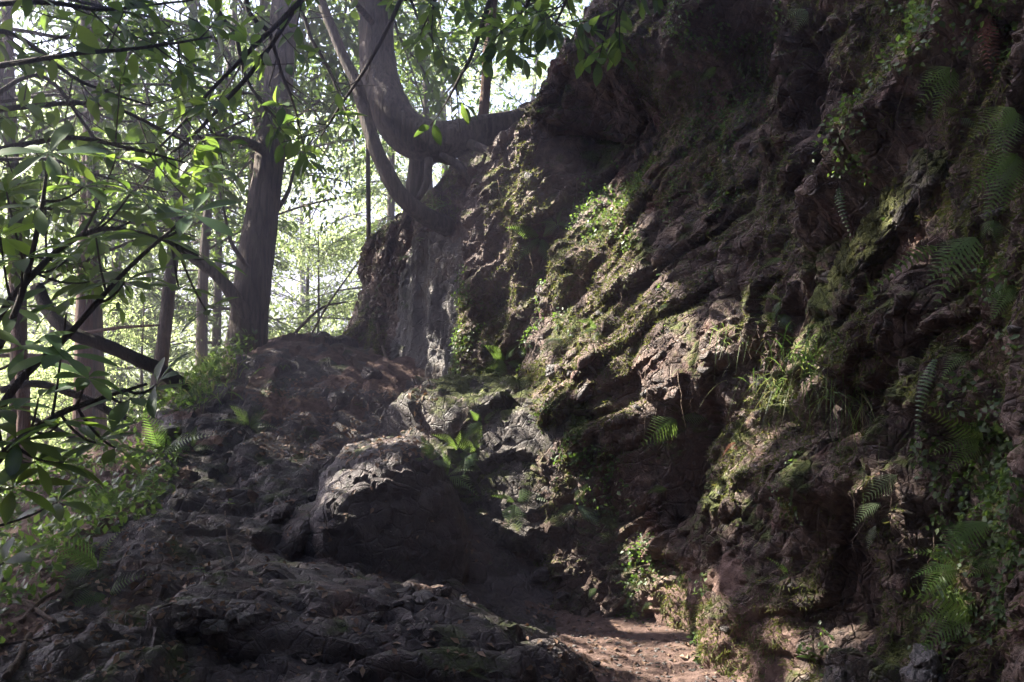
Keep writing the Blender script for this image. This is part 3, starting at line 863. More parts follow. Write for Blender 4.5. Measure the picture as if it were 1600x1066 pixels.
# ground cover in the ravine and on the far slopes
gc = MB(); n = 26000
gxx = rg.uniform(-16, 2, n); gyy = rg.uniform(10.5, 40, n)
keep = ~((gxx > -2.6) & (gyy < 12.5)); gxx, gyy = gxx[keep], gyy[keep]
pos = np.stack((gxx, gyy, ground_z(gxx, gyy) + rg.uniform(0.05, 0.55, len(gxx))), 1)
scatter(gc, *SL, pos, rand_unit(rg, len(pos)), unit(rg.normal(size=(len(pos), 3)) * 0.5 + np.array((0, 0, 1))), rg.uniform(0.12, 0.28, len(pos)))
tag(gc.build('undergrowth', M['crown']), 'bright green undergrowth covering the ravine floor', 'undergrowth', kind='stuff')

# ------------------------------------------------------------------ trunks one can see near the ridge
def near_tree(name, label, pts, radii, bark='bark', sides=40, limbs=(), rings=110, barkd=0.018, cat='tree'):
    """pts: (u, v, y) down the trunk from its foot; limbs: list of (points, r0, r1)"""
    p3 = np.array([P(*q) if len(q) == 3 else np.array(q[:3]) for q in pts])
    root = empty(name, tuple(p3[0]))
    pr = np.hstack((p3, np.array(radii, float)[:, None]))
    sm = smooth_line(pr, rings)
    m = MB(); tube(m, sm[:, :3] - p3[0], sm[:, 3], sides, 0.10, 3, barkd)
    m.build('trunk', M[bark], root)
    for (lp, r0, r1) in limbs:
        l3 = smooth_line(np.array([P(*q) for q in lp]), 40)
        mm = MB(); tube(mm, l3 - p3[0], np.linspace(r0, r1, 40), 12, 0.15, 7, 0.003)
        mm.build('branch', M[bark], root)
    tag(root, label, cat)
    return root, sm

treeA, trunkA = near_tree('straight_tree', 'straight grey trunk standing on the ridge with a low left branch',
    [(378, 640, 9.5), (385, 540, 9.5), (394, 450, 9.5), (408, 340, 9.55), (425, 220, 9.6), (440, 80, 9.7), (452, -60, 9.9), (470, -300, 10.4), (490, -700, 11.2)],
    [0.28, 0.20, 0.165, 0.15, 0.14, 0.13, 0.125, 0.11, 0.07], limbs=[
        ([(392, 505, 9.4), (370, 470, 9.3), (340, 432, 9.2), (300, 402, 9.0), (262, 375, 8.8), (215, 352, 8.6)], 0.075, 0.025),
        ([(420, 240, 9.5), (385, 222, 9.3), (345, 214, 9.1), (300, 215, 8.9), (250, 205, 8.7)], 0.05, 0.015),
        ([(432, 330, 9.6), (450, 300, 9.8), (462, 260, 10.0), (490, 215, 10.2)], 0.025, 0.008),
        ([(395, 430, 9.4), (362, 380, 9.2), (350, 330, 9.1), (340, 285, 9.0)], 0.022, 0.006)])
treeB, trunkB = near_tree('bent_tree', 'thick trunk sweeping out of the cliff brow and bending upright',
    [(830, 185, 9.1), (750, 205, 8.8), (695, 220, 8.7), (648, 214, 8.7), (614, 178, 8.75), (594, 120, 8.9), (588, 50, 9.0), (584, -40, 9.1), (580, -250, 9.4), (575, -600, 9.9)],
    [0.09, 0.13, 0.18, 0.19, 0.175, 0.16, 0.155, 0.15, 0.13, 0.09], limbs=[
        ([(470, -90, 8.7), (505, 10, 8.65), (535, 85, 8.6), (556, 130, 8.55), (572, 185, 8.5), (592, 245, 8.45), (622, 300, 8.45), (655, 332, 8.5), (700, 355, 8.7)], 0.035, 0.085),
        ([(660, 225, 8.75), (650, 275, 8.75), (642, 310, 8.75), (634, 355, 8.95)], 0.10, 0.04),
        ([(585, 40, 8.9), (560, 10, 8.6), (520, -40, 8.2)], 0.03, 0.02),
        ([(690, 245, 8.6), (720, 262, 8.5), (742, 300, 8.4), (750, 345, 8.4)], 0.05, 0.012),
        ([(735, 225, 8.6), (765, 240, 8.4), (782, 275, 8.3), (786, 320, 8.2)], 0.045, 0.010),
        ([(670, 250, 8.6), (665, 290, 8.5), (640, 330, 8.6), (620, 370, 8.8)], 0.04, 0.010)])
treeC, _ = near_tree('thin_tree', 'thin reddish stem rising from the cliff brow', [(752, 215, 9.6), (757, 160, 9.6), (762, 90, 9.6), (768, 20, 9.7), (775, -60, 9.8), (790, -300, 10)],
    [0.06, 0.05, 0.05, 0.047, 0.045, 0.03], 'barkred', 16, rings=50, barkd=0.003)
treeD, _ = near_tree('slender_tree', 'slender dark trunk left of centre in the ravine', [(128, 760, 10.2), (130, 640, 10.2), (132, 520, 10.2), (137, 380, 10.3), (143, 200, 10.5), (150, -40, 10.9), (155, -300, 11.3)],
    [0.12, 0.10, 0.095, 0.09, 0.085, 0.07, 0.05], 'barkred', 20, rings=70, barkd=0.005,
    limbs=[([(130, 580, 10.1), (80, 560, 9.9), (20, 555, 9.7), (-60, 560, 9.4)], 0.035, 0.015), ([(132, 520, 10.1), (190, 512, 10), (250, 508, 9.9)], 0.02, 0.01)])
treeE, _ = near_tree('leaning_tree', 'thin leaning trunk behind the arched limb', [(244, 640, 9.9), (252, 560, 9.9), (262, 470, 10), (272, 380, 10.1), (285, 250, 10.3), (300, 60, 10.6), (310, -150, 11)],
    [0.085, 0.07, 0.065, 0.06, 0.055, 0.045, 0.03], 'bark', 16, rings=60, barkd=0.004)
treeF, _ = near_tree('edge_tree', 'reddish trunk at the left edge of the picture', [(34, 800, 8.6), (36, 700, 8.6), (36, 620, 8.6), (28, 500, 8.7), (24, 400, 8.8), (20, 250, 9), (10, 0, 9.3), (5, -200, 9.7)],
    [0.075, 0.06, 0.055, 0.055, 0.06, 0.05, 0.045, 0.03], 'barkred', 16, rings=60, barkd=0.003)
treeG, _ = near_tree('pole_tree', 'very thin upright stem in the gap beside the cliff edge', [(576, 470, 11.0), (576, 380, 11.0), (575, 250, 11.0), (573, 100, 11.1), (570, -60, 11.3)],
    [0.03, 0.027, 0.025, 0.022, 0.015], 'bark', 10, rings=40, barkd=0.0)
limb = MB()
lp = smooth_line(np.array([P(*q) for q in [(58, 448, 8.6), (78, 490, 8.5), (112, 520, 8.4), (165, 540, 8.4), (215, 562, 8.4), (255, 582, 8.5), (300, 615, 8.7)]]), 60)
tube(limb, lp, np.linspace(0.055, 0.06, 60), 14, 0.2, 4, 0.004)
tag(limb.build('arched_limb', M['twig']), 'dark arched limb leaning on the ridge from the left', 'branch')
for (pp_, r0, r1, lab) in [
        ([(0, 610, 8.2), (60, 600, 8.3), (130, 622, 8.4), (185, 650, 8.5), (230, 665, 8.6)], 0.03, 0.035, 'long dark branch crossing the ravine below the arched limb'),
        ([(40, 650, 8.6), (90, 672, 8.6), (140, 700, 8.6)], 0.02, 0.022, 'short dark branch below the long branch in the ravine'),
        ([(445, 540, 10.5), (475, 505, 10.6), (505, 480, 10.8), (540, 472, 11)], 0.02, 0.01, 'pale arching stem in the gap beside the ridge'),
        ([(480, 535, 10.8), (510, 480, 10.8), (545, 430, 10.9), (570, 395, 11)], 0.014, 0.007, 'thin slanting stem in the gap beside the cliff edge')]:
    m = MB(); tube(m, smooth_line(np.array([P(*q) for q in pp_]), 30), np.linspace(r0, r1, 30), 8, 0.2, 5)
    tag(m.build('fallen_branch', M['twig']), lab, 'branch')

# ------------------------------------------------------------------ unseen canopy added to shade the cliff, with gaps cut for sun patches
SPOTS = [(1275, 575, .11), (1235, 620, .09), (1390, 320, .04), (860, 300, .26), (910, 290, .26), (830, 370, .24), (950, 380, .24), (830, 300, .22), (805, 420, .16), (880, 245, .18), (840, 480, .16), (1440, 390, .05), (1520, 700, .06), (1555, 820, .05), (1490, 890, .05), (1530, 960, .06), (1580, 200, .05), (1480, 120, .05), (655, 450, .13), (665, 510, .12), (690, 560, .08), (640, 400, .07), (890, 330, 0.340), (920, 460, 0.300), (860, 410, 0.320), (985, 560, 0.240), (870, 270, 0.200), (900, 275, 0.200), (905, 320, 0.200), (850, 345, 0.240), (905, 395, 0.300), (960, 440, 0.260), (880, 455, 0.200), (1010, 480, 0.200), (1000, 545, 0.200), (1060, 590, 0.163), (960, 330, 0.180), (1090, 545, 0.095), (855, 535, 0.200),
         (940, 500, 0.200), (920, 250, 0.120), (1040, 520, 0.109), (1020, 620, 0.160), (1100, 640, 0.088),
         (870, 578, 0.180), (770, 560, 0.180), (770, 615, 0.200), (700, 640, .16), (725, 690, .19), (760, 720, .15), (690, 745, 0.160), (820, 690, 0.140), (800, 790, 0.140), (670, 700, .08),
         (575, 760, .07), (620, 735, .08), (555, 775, .04), (600, 805, .05), (660, 735, 0.070), (870, 885, 0.180), (850, 905, 0.140), (810, 940, 0.140), (720, 915, 0.100), (640, 905, 0.060), (690, 922, 0.080), (760, 935, 0.100),
         (990, 1010, 0.300), (920, 985, 0.220), (1060, 1040, 0.300), (900, 1050, 0.100), (1090, 980, 0.200), (1030, 905, 0.160), (1190, 690, 0.095), (1160, 640, 0.082), (1030, 640, 0.082), (1230, 600, 0.082), (960, 620, 0.140), (1110, 930, 0.120),
         (1350, 390, 0.068), (1300, 440, 0.054), (1420, 280, 0.048), (1060, 480, 0.088), (1180, 480, 0.068), (765, 400, 0.090), (750, 420, 0.080), (690, 470, 0.080), (1270, 1040, 0.080), (1375, 770, 0.068), (1400, 745, 0.048), (1280, 940, 0.050),
         (600, 705, 0.070), (560, 675, 0.090), (1120, 800, 0.070), (940, 780, 0.100), (1240, 725, 0.068), (1130, 120, 0.020), (1345, 1000, 0.050)]
spot_c, spot_r = [], []
for (u, v, r_) in SPOTS:
    h, _, _ = cast(u, v)
    if h is not None: spot_c.append(h); spot_r.append(r_)
for (u, v, y, r_) in [(75, 240, 4.2, .22), (300, 335, 4.6, .2), (130, 292, 4.3, .12), (700, 160, 6.2, .25), (420, 120, 6.5, .25), (260, 220, 5.7, .2), (240, 605, 4.2, .12), (60, 560, 4.0, .15), (520, 190, 6.7, .2)]:
    spot_c.append(P(u, v, y)); spot_r.append(r_)
spot_c = np.array(spot_c); spot_r = np.array(spot_r)
def lit_gap(p, extra=0.0):
    """true where a leaf would take the sun from one of the bright patches"""
    out = np.zeros(len(p), bool)
    for c_, r_ in zip(spot_c, spot_r):
        w_ = p - c_
        t_ = w_ @ SUN
        d_ = np.linalg.norm(w_ - t_[:, None] * SUN, axis=1)
        out |= (t_ > 0) & (d_ < r_ + extra)
    return out
rg = np.random.default_rng(77)
tg = []
for _ in range(1500):
    h, _, _ = cast(rg.uniform(-250, 1750), rg.uniform(-250, 1250))
    if h is not None and h[1] < 11.5: tg.append(h)
tg += [np.array((rg.uniform(-1.6, 1.9), rg.uniform(-2.0, 4.2), rg.uniform(-0.2, 3.0))) for _ in range(520)]  # near targets, so the added clumps also shade the air by the camera
tg = np.array(tg)
clump = tg + SUN * rg.uniform(8.5, 12.5, len(tg))[:, None] + rg.normal(size=(len(tg), 3)) * 0.15
uu, vv, fw_ = project(clump)
inview = (uu > -30) & (uu < 1630) & (vv > -40) & (vv < 1100) & (fw_ > 0)
clump = clump[~inview]
TRUNKS = np.array([trunkA[-1][:3], trunkB[-1][:3], (-7.6, 9.6, 6.0), (-10.4, 11.0, 7.5), (-6.8, 6.6, 5.2)])
FEET = [None, None, (-7.9, 9.3, gz(-7.9, 9.3)), (-10.8, 10.6, gz(-10.8, 10.6)), (-7.1, 6.3, gz(-7.1, 6.3))]
OWN = [treeA, treeB, None, None, None]
LAB = [None, None, 'unseen canopy tree added in the ravine to shade the cliff', 'tallest unseen canopy tree, added for shade far down the ravine', 'unseen canopy tree added for shade on the ravine side left of the walker']
own = ((clump[:, None] - TRUNKS[None]) ** 2).sum(-1).argmin(1)
for k in range(5):
    pts = clump[own == k]
    if len(pts) == 0: continue
    root = OWN[k]
    wood = MB()
    if root is None:
        root = empty('added_canopy_tree', FEET[k]); tag(root, LAB[k], 'tree', 'unseen canopy trees added for shade')
        f = np.array(FEET[k], float)
        tk = smooth_line([f - np.array((0, 0, .5)), f * 0.6 + TRUNKS[k] * 0.4 + np.array((0.15, -0.1, 0)), TRUNKS[k]], 40)
        m = MB(); tube(m, tk - f, np.linspace(0.24, 0.08, 40), 14, 0.12, k, 0.004); m.build('trunk', M['bark'], root)
        line = tk
    else:
        line = (trunkA, trunkB)[k][:, :3]
    org = np.array(root.location)
    # limbs: group clumps round seeds
    nlimb = max(1, len(pts) // 14)
    seeds = pts[rg.choice(len(pts), nlimb, replace=False)]
    lab_ = ((pts[:, None] - seeds[None]) ** 2).sum(-1).argmin(1)
    for j in range(nlimb):
        grp = pts[lab_ == j]
        if len(grp) == 0: continue
        c_ = grp.mean(0)
        a_ = line[((line - c_ + np.array((0, 0, 0.8))) ** 2).sum(1).argmin()]
        lim = bez(a_, c_, (0, 0, 0.25), 12)
        if not lit_gap(lim, 0.03).any(): tube(wood, lim - org, np.linspace(0.045, 0.018, 12), 6)
        for g_ in grp:
            tw = bez(c_, g_, (0, 0, -0.05), 4)
            if lit_gap(tw, 0.02).any(): continue
            tube(wood, tw - org, np.linspace(0.012, 0.004, 4), 3)
    wood.build('branch', M['twig'], root)
    per = 62
    p_ = np.repeat(pts, per, 0) + rg.normal(size=(len(pts) * per, 3)) * np.array((0.30, 0.30, 0.22))
    gap = lit_gap(p_, 0.06)  # leaves left out where sun patches are wanted
    p_ = p_[~gap]
    uu, vv, fw_ = project(p_)
    p_ = p_[~((uu > 0) & (uu < 1600) & (vv > 0) & (vv < 1066))]
    cr_ = MB(); n_ = len(p_)
    scatter(cr_, *SL, p_ - org, unit(rg.normal(size=(n_, 3)) + np.array((0, 0, -0.4))), unit(SUN + rg.normal(size=(n_, 3)) * 0.6), rg.uniform(0.10, 0.19, n_))
    cr_.build('crown', M['shade'], root)
# unseen trees added above the cliff and behind the walker to block skylight
for i, (x, y, kd, sc, lab) in enumerate([(3.2, 7.5, 6, 0.75, 'added shade tree on the slope above the middle of the cliff'), (3.6, 4.0, 6, 0.90, 'added shade tree on the slope above the right of the cliff'),
        (1.8, 11.5, 6, 0.90, 'added shade tree on the slope behind the cliff brow'), (5.5, 9.5, 6, 0.90, 'added shade tree high on the mountain behind the cliff'), (4.5, 0.5, 6, 0.90, 'added shade tree above the cliff beside the walker'),
        (-4.5, -2.0, 6, 1.00, 'added shade tree on the ravine side behind the walker'), (-1.5, -5.5, 6, 1.05, 'added shade tree beside the trail behind the walker'), (3.0, -5.0, 6, 1.05, 'added shade tree at the cliff foot behind the walker'),
        (-8.0, 2.5, 6, 1.05, 'added shade tree low in the ravine left of the walker'), (-6.5, -7.0, 6, 1.05, 'added shade tree far behind the walker in the ravine'), (1.0, -10.0, 6, 1.05, 'added shade tree on the trail far behind the walker'),
        (-7.6, -0.6, 6, 1.05, 'added shade tree on the ravine side level with the walker'), (-2.8, -3.0, 6, 1.05, 'added shade tree close behind the walker'), (0.4, -4.5, 6, 1.00, 'added shade tree arching over the trail behind the walker'),
        (-7.0, -3.0, 6, 1.05, 'added broad shade tree in the ravine behind the walker'), (2.6, -1.8, 6, 0.90, 'added broad shade tree over the cliff foot behind the walker'), (-10.0, 0.0, 6, 1.05, 'added tall shade tree deep in the ravine left of the walker'), (5.5, 6.0, 6, 1.05, 'added broad shade tree high above the right of the cliff'),
        (3.4, 2.0, 6, 1.05, 'added shade tree on the brow above the right wall'), (2.9, 5.6, 6, 1.05, 'added shade tree on the brow above the slanting rib'),
        (-3.4, -6.5, 6, 1.05, 'added tall shade tree on the outer edge far behind the walker'), (-0.6, -8.0, 6, 1.05, 'added broad shade tree closing the trail behind the walker')]):
    zz = gz(x, y)
    if x > 1.5 and y > -1: zz = max(zz, 5.4)
    place_tree('added_shade_tree', TREES[kd], (x, y, zz), rg.uniform(0, 6.28), sc, lab, group='unseen shade trees added around the walker')

# ------------------------------------------------------------------ near boughs: every leaf is a leaf
LEAVES = [leaf_mesh('leaf', 'leaf', n=6, width=w_, fold=f_, droop=d_, peak=p_) for (w_, f_, d_, p_) in
          [(0.40, 0.10, 0.10, 0.5), (0.46, 0.14, 0.2, 0.48), (0.36, 0.06, 0.28, 0.55), (0.42, 0.2, 0.15, 0.5)]]
WHORL = [leaf_mesh('leaf', 'shrub', n=7, width=w_, fold=f_, droop=d_, peak=p_) for (w_, f_, d_, p_) in
         [(0.27, 0.10, 0.10, 0.58), (0.30, 0.14, 0.22, 0.6), (0.25, 0.06, 0.30, 0.62), (0.29, 0.2, 0.16, 0.58)]]
def put_leaf(me, parent, org, pos, d, up, s):
    o = link('leaf', me, parent)
    o.matrix_basis = mat_from(d, up, s, pos - org)
    return o

def bough_tree(name, label, trunk, r0, boughs, seed, twigs=10, per=6, size=(0.10, 0.16), cap=300, dens=1.0):
    rg = np.random.default_rng(seed)
    tk = smooth_line(np.array(trunk, float), 40)
    root = empty(name, tuple(tk[0])); org = tk[0]
    m = MB(); tube(m, tk - org, np.linspace(r0, r0 * 0.45, 40), 12, 0.12, seed, 0.003); m.build('trunk', M['bark'], root)
    todo = []
    for bp in boughs:
        p3 = np.array([P(*q) for q in bp])
        a = tk[((tk - p3[0]) ** 2).sum(1).argmin()]
        line = smooth_line(np.vstack(([a], p3)), 46)
        line += 0.015 * np.stack([fbm(line * 3 + i * 9, 2, seed + i) for i in range(3)], 1)
        m = MB(); tube(m, line - org, np.linspace(0.024, 0.005, 46), 7, 0.1)
        loc = []
        start = 46 // (len(p3) + 1) + 2
        nt = max(3, int(twigs * dens))
        for k in range(nt):
            i = int(start + (45 - start) * (k + rg.random()) / nt)
            b = line[min(i, 45)]; td = unit(np.gradient(line, axis=0))[min(i, 45)]
            d = unit(td * 0.7 + rg.normal(size=3) * 0.7 + np.array((0, 0, -0.1)))
            L = rg.uniform(0.15, 0.42)
            e = b + d * L
            tw = bez(b, e, (0, 0, -0.02), 6); tube(m, tw - org, np.linspace(0.005, 0.002, 6), 4)
            ax = unit(tw[-1] - tw[-3])
            s1 = unit(np.cross(ax, rg.normal(size=3))); s2 = np.cross(ax, s1)
            for j in range(per):
                ang = j * 2.4 + rg.random()
                back = (j // 3) * 0.28
                p0 = tw[max(0, 5 - (j // 2))]
                rad = s1 * math.cos(ang) + s2 * math.sin(ang)
                ld = unit(ax * (0.6 - back * 0.4) + rad * 0.9 + np.array((0, 0, -0.25)))
                loc.append((p0, ld, unit(np.array((0, 0, 1.0)) + rg.normal(size=3) * 0.35), rg.uniform(*size)))
        bo = m.build('bough', M['twig'], root)
        gap = lit_gap(np.array([x[0] + x[1] * x[3] * 0.5 for x in loc]), 0.03)
        todo += [(bo, x) for x, g_ in zip(loc, gap) if not g_]
    # the leaves that show largest are objects of their own, the rest are joined
    def show(x):
        u_, v_, f_ = project(x[1][0])
        return (0 if (-40 < u_ < 1640 and -40 < v_ < 1100 and f_ > 0) else 1, f_ / x[1][3])
    todo.sort(key=show)
    for bo, (p0, ld, up, s) in todo[:cap]:
        put_leaf(LEAVES[rg.integers(4)], bo, org, p0, ld, up, s)
    rest = todo[cap:]
    if rest:
        mm = MB(); lv, lq = leaf_shape(4, 0.42)
        scatter(mm, lv, lq, None, np.array([x[1][0] for x in rest]) - org, np.array([x[1][1] for x in rest]), np.array([x[1][2] for x in rest]), np.array([x[1][3] for x in rest]))
        tag(mm.build('foliage', M['leafmass'], root), kind='stuff')
    tag(root, label, 'tree')
    return root

bough_tree('overhanging_tree', 'broad-leaved boughs hanging in from the left edge across the upper left', [(-4.3, 5.2, -1.2), (-4.0, 5.1, 1.5), (-3.7, 5.0, 3.5), (-3.5, 5.0, 5.5)], 0.16, [
    [(-140, 160, 5.0), (-20, 110, 5.0), (110, 85, 5.1), (230, 75, 5.2), (330, 60, 5.3)],
    [(-140, 270, 5.2), (-10, 235, 5.2), (110, 215, 5.2), (210, 235, 5.3), (290, 255, 5.4)],
    [(-120, 10, 5.0), (40, 5, 5.0), (170, 15, 5.1), (300, 0, 5.2)],
    [(-120, 90, 5.4), (10, 50, 5.4), (130, 130, 5.5), (240, 165, 5.6)],
    [(-120, 200, 5.6), (20, 170, 5.6), (150, 165, 5.7), (260, 205, 5.8), (330, 250, 5.9)]], 201, 11, 6, (0.11, 0.17))
bough_tree('overhanging_tree', 'leafy boughs slanting down to the left in front of the straight grey trunk', [(1.0, 10.2, 3.3), (0.9, 9.6, 5.2), (0.1, 8.4, 6.2), (-0.7, 7.2, 6.6)], 0.12, [
    [(560, -120, 6.2), (470, 0, 6.0), (400, 70, 5.9), (340, 130, 5.8), (280, 200, 5.7), (225, 255, 5.6)],
    [(500, -80, 6.4), (430, 60, 6.3), (345, 165, 6.2), (285, 225, 6.1), (235, 258, 6.1)],
    [(400, -60, 6.5), (425, 60, 6.6), (450, 140, 6.6), (470, 205, 6.6)],
    [(360, -60, 6.8), (370, 60, 6.8), (390, 130, 6.9), (430, 180, 6.9), (470, 190, 7)],
    [(470, -80, 7.2), (480, 40, 7.2), (520, 120, 7.2), (545, 190, 7.2)]], 202, 12, 6, (0.11, 0.165))
bough_tree('overhanging_tree', 'leafy twigs hanging from above in front of the bent trunk and cliff brow', [(2.2, 8.8, 4.6), (1.9, 8.4, 5.6), (1.3, 7.6, 6.4), (0.6, 6.9, 6.8)], 0.10, [
    [(650, -110, 7.0), (625, 0, 6.8), (575, 100, 6.7), (530, 170, 6.6), (500, 215, 6.6)],
    [(800, -80, 6.5), (765, 0, 6.4), (738, 80, 6.3), (708, 140, 6.2), (695, 165, 6.2)],
    [(900, -80, 6.0), (885, 0, 6.0), (870, 40, 6.0)],
    [(960, -80, 5.8), (980, -10, 5.8), (950, 30, 5.8)],
    [(700, -80, 6.6), (680, 0, 6.6), (660, 50, 6.6)],
    [(840, -60, 6.2), (820, 10, 6.2), (780, 55, 6.2)]], 203, 11, 6, (0.10, 0.16))

bough_tree('shade_tree', 'dense dark foliage behind the hanging boughs in the upper left', [(-7.4, 8.2, -2.5), (-6.2, 8.0, 1.5), (-5.2, 7.8, 4.0), (-4.4, 7.6, 6.5)], 0.14, [
    [(-150, 60, 7.2), (-20, 40, 7.2), (100, 60, 7.2), (220, 50, 7.3), (320, 110, 7.4)],
    [(-150, 150, 7.4), (-20, 160, 7.4), (90, 150, 7.4), (190, 190, 7.5), (270, 170, 7.5)],
    [(-150, 260, 7.0), (-30, 250, 7.0), (80, 250, 7.0), (180, 280, 7.1), (260, 300, 7.2)],
    [(-150, 330, 7.6), (-20, 320, 7.6), (110, 330, 7.6), (220, 350, 7.7), (310, 370, 7.8)],
    [(-100, -20, 7.0), (60, -10, 7.0), (200, 20, 7.1), (300, 40, 7.2)],
    [(-100, 200, 6.6), (60, 120, 6.6), (160, 230, 6.7), (240, 270, 6.8)],
    [(-150, 400, 7.2), (-20, 390, 7.2), (90, 410, 7.3), (190, 430, 7.4)]], 204, 26, 7, (0.10, 0.17))

bough_tree('shade_tree', 'leafy crown spread behind the straight grey trunk along the top', [(-3.25, 12.0, -0.3), (-3.1, 11.8, 3.0), (-2.8, 11.2, 6.0), (-2.3, 10.6, 8.0)], 0.09, [
    [(250, -120, 10), (300, 20, 9.8), (360, 90, 9.8), (330, 170, 9.8), (290, 250, 9.9)],
    [(330, -120, 10.2), (380, 10, 10.2), (450, 60, 10.2), (520, 90, 10.3), (555, 150, 10.4)],
    [(300, -120, 10.4), (330, 60, 10.4), (450, 140, 10.4), (500, 190, 10.5), (480, 250, 10.5)],
    [(420, -140, 10), (480, 0, 10), (530, 40, 10), (560, 60, 10)],
    [(200, -120, 10), (220, 30, 10), (270, 120, 10), (340, 220, 10), (350, 300, 10)]], 205, 26, 8, (0.11, 0.17))
bough_tree('shade_tree', 'leafy crown behind the bent trunk and above the cliff brow', [(2.6, 12.8, 3.0), (2.4, 12.4, 5.5), (1.7, 12.0, 7.8), (0.6, 11.5, 8.8)], 0.12, [
    [(640, -120, 11), (650, 20, 10.8), (690, 70, 10.8), (720, 130, 10.8)],
    [(720, -120, 11), (730, 0, 11), (790, 50, 11), (800, 110, 11)],
    [(600, -120, 11), (620, 40, 11), (660, 110, 11), (690, 170, 11)],
    [(760, -120, 10.6), (800, -10, 10.6), (850, 20, 10.6), (880, 40, 10.6)],
    [(560, -120, 11.2), (540, 20, 11.2), (510, 90, 11.2), (520, 150, 11.2)]], 206, 20, 7, (0.11, 0.17))

for (u, y, sd, h_, spr, nl, sz, lw, lab) in [
        (20, 8.8, 401, 8.5, 2.0, 8500, 0.10, 0.30, 'dense small-leaved tree behind the shrub at the left edge'),
        (165, 10.2, 402, 9.5, 2.2, 10000, 0.11, 0.34, 'dense small-leaved tree right of the slender dark trunk'),
        (320, 11.8, 403, 9.0, 2.0, 5000, 0.11, 0.34, 'small-leaved tree just left of the straight grey trunk'),
        (402, 12.6, 404, 9.5, 2.2, 11000, 0.10, 0.45, 'small-leaved tree filling the top between the straight and bent trunks'),
        (680, 13.5, 405, 8.0, 2.4, 13000, 0.10, 0.40, 'small-leaved tree above the brow right of the bent trunk')]:
    lo_ = np.array(base_at(u, y))
    place_tree('leafy_tree', broadleaf_meshes(sd, h_, 0.07, spr, nl, sz, lw, 'leafmass', lean=0.3, keep=lambda p: ~lit_gap(p + lo_, 0.04)), tuple(lo_), 0.0, 1.0, lab, group='small-leaved trees beside the ridge')

# ------------------------------------------------------------------ shrub with whorls of long leaves at the left
rg = np.random.default_rng(301)
sroot = empty('leafy_shrub', tuple(P(-90, 900, 4.2)))
org = np.array(sroot.location)
stems3 = [np.array([P(*q) for q in s_]) for s_ in [
    [(-90, 900, 4.2), (-40, 640, 4.2), (30, 470, 4.2), (62, 340, 4.2), (75, 250, 4.2)],
    [(-90, 900, 4.3), (0, 640, 4.3), (110, 520, 4.4), (200, 420, 4.5), (290, 340, 4.6)],
    [(-90, 900, 4.0), (-20, 740, 4.0), (70, 660, 4.0), (150, 625, 4.1), (230, 600, 4.2)],
    [(-90, 900, 4.4), (-30, 560, 4.5), (60, 420, 4.6), (150, 360, 4.7), (240, 370, 4.8), (310, 400, 4.9)]]]
stem_lines, stem_objs = [], []
for k, s3 in enumerate(stems3):
    ln_ = smooth_line(s3, 50); stem_lines.append(ln_)
    m = MB(); tube(m, ln_ - org, np.linspace(0.022, 0.006, 50), 8, 0.15, k); stem_objs.append([m, None])
WH = [(75, 240, 4.2, 1.15), (130, 292, 4.3, 1), (205, 300, 4.6, 1), (300, 335, 4.6, 1.1), (60, 325, 4.2, 1), (250, 375, 4.7, 1), (150, 372, 4.5, 1), (35, 405, 4.1, 1.1), (320, 405, 4.9, 1),
      (280, 452, 4.9, 1), (322, 485, 4.9, .8), (105, 470, 4.4, 1), (195, 440, 4.5, 1), (20, 480, 4.3, 1), (70, 300, 4.8, 1), (10, 300, 4.6, 1), (180, 250, 4.8, 1), (230, 320, 4.9, .9), (110, 400, 4.7, 1), (0, 370, 4.4, 1),
      (40, 545, 4.0, 1), (95, 555, 3.9, 1), (135, 590, 4.0, .9), (60, 622, 3.9, 1), (205, 622, 4.2, 1.05), (245, 600, 4.2, 1), (28, 690, 3.8, 1), (92, 662, 3.9, 1), (150, 692, 4.1, .9), (55, 722, 3.8, 1), (-5, 640, 3.9, 1),
      (20, 762, 3.8, .9), (100, 722, 4.0, .9), (180, 700, 4.2, .8), (5, 880, 3.8, .9), (90, 785, 4.3, .8), (170, 330, 4.9, 1), (140, 440, 4.9, .9)]
leafs = []
for (u, v, y, sc) in WH:
    c_ = P(u, v, y)
    k = int(np.argmin([((l - c_) ** 2).sum(1).min() for l in stem_lines]))
    l = stem_lines[k]; a_ = l[max(0, ((l - c_) ** 2).sum(1).argmin() - 5)]
    tw = bez(a_, c_, (0, 0, -0.05), 12); tube(stem_objs[k][0], tw - org, np.linspace(0.007, 0.004, 12), 5)
    ax = unit(np.array((rg.normal() * 0.35, -0.35 + rg.normal() * 0.25, 1.0)))
    s1 = unit(np.cross(ax, rg.normal(size=3))); s2 = np.cross(ax, s1)
    n_ = int(rg.integers(6, 9))
    for j in range(n_):
        ang = 2 * math.pi * j / n_ + rg.normal() * 0.15
        rad = s1 * math.cos(ang) + s2 * math.sin(ang)
        leafs.append((k, c_, unit(rad + ax * rg.uniform(-0.15, 0.35)), ax, rg.uniform(0.17, 0.235) * sc))
for k in range(len(stem_objs)):
    stem_objs[k][1] = stem_objs[k][0].build('stem', M['twig'], sroot)
for (k, c_, d_, ax, s_) in leafs:
    put_leaf(WHORL[rg.integers(4)], stem_objs[k][1], org, c_, d_, ax, s_)
tag(sroot, 'dark shrub with whorls of long leaves filling the left edge', 'shrub')

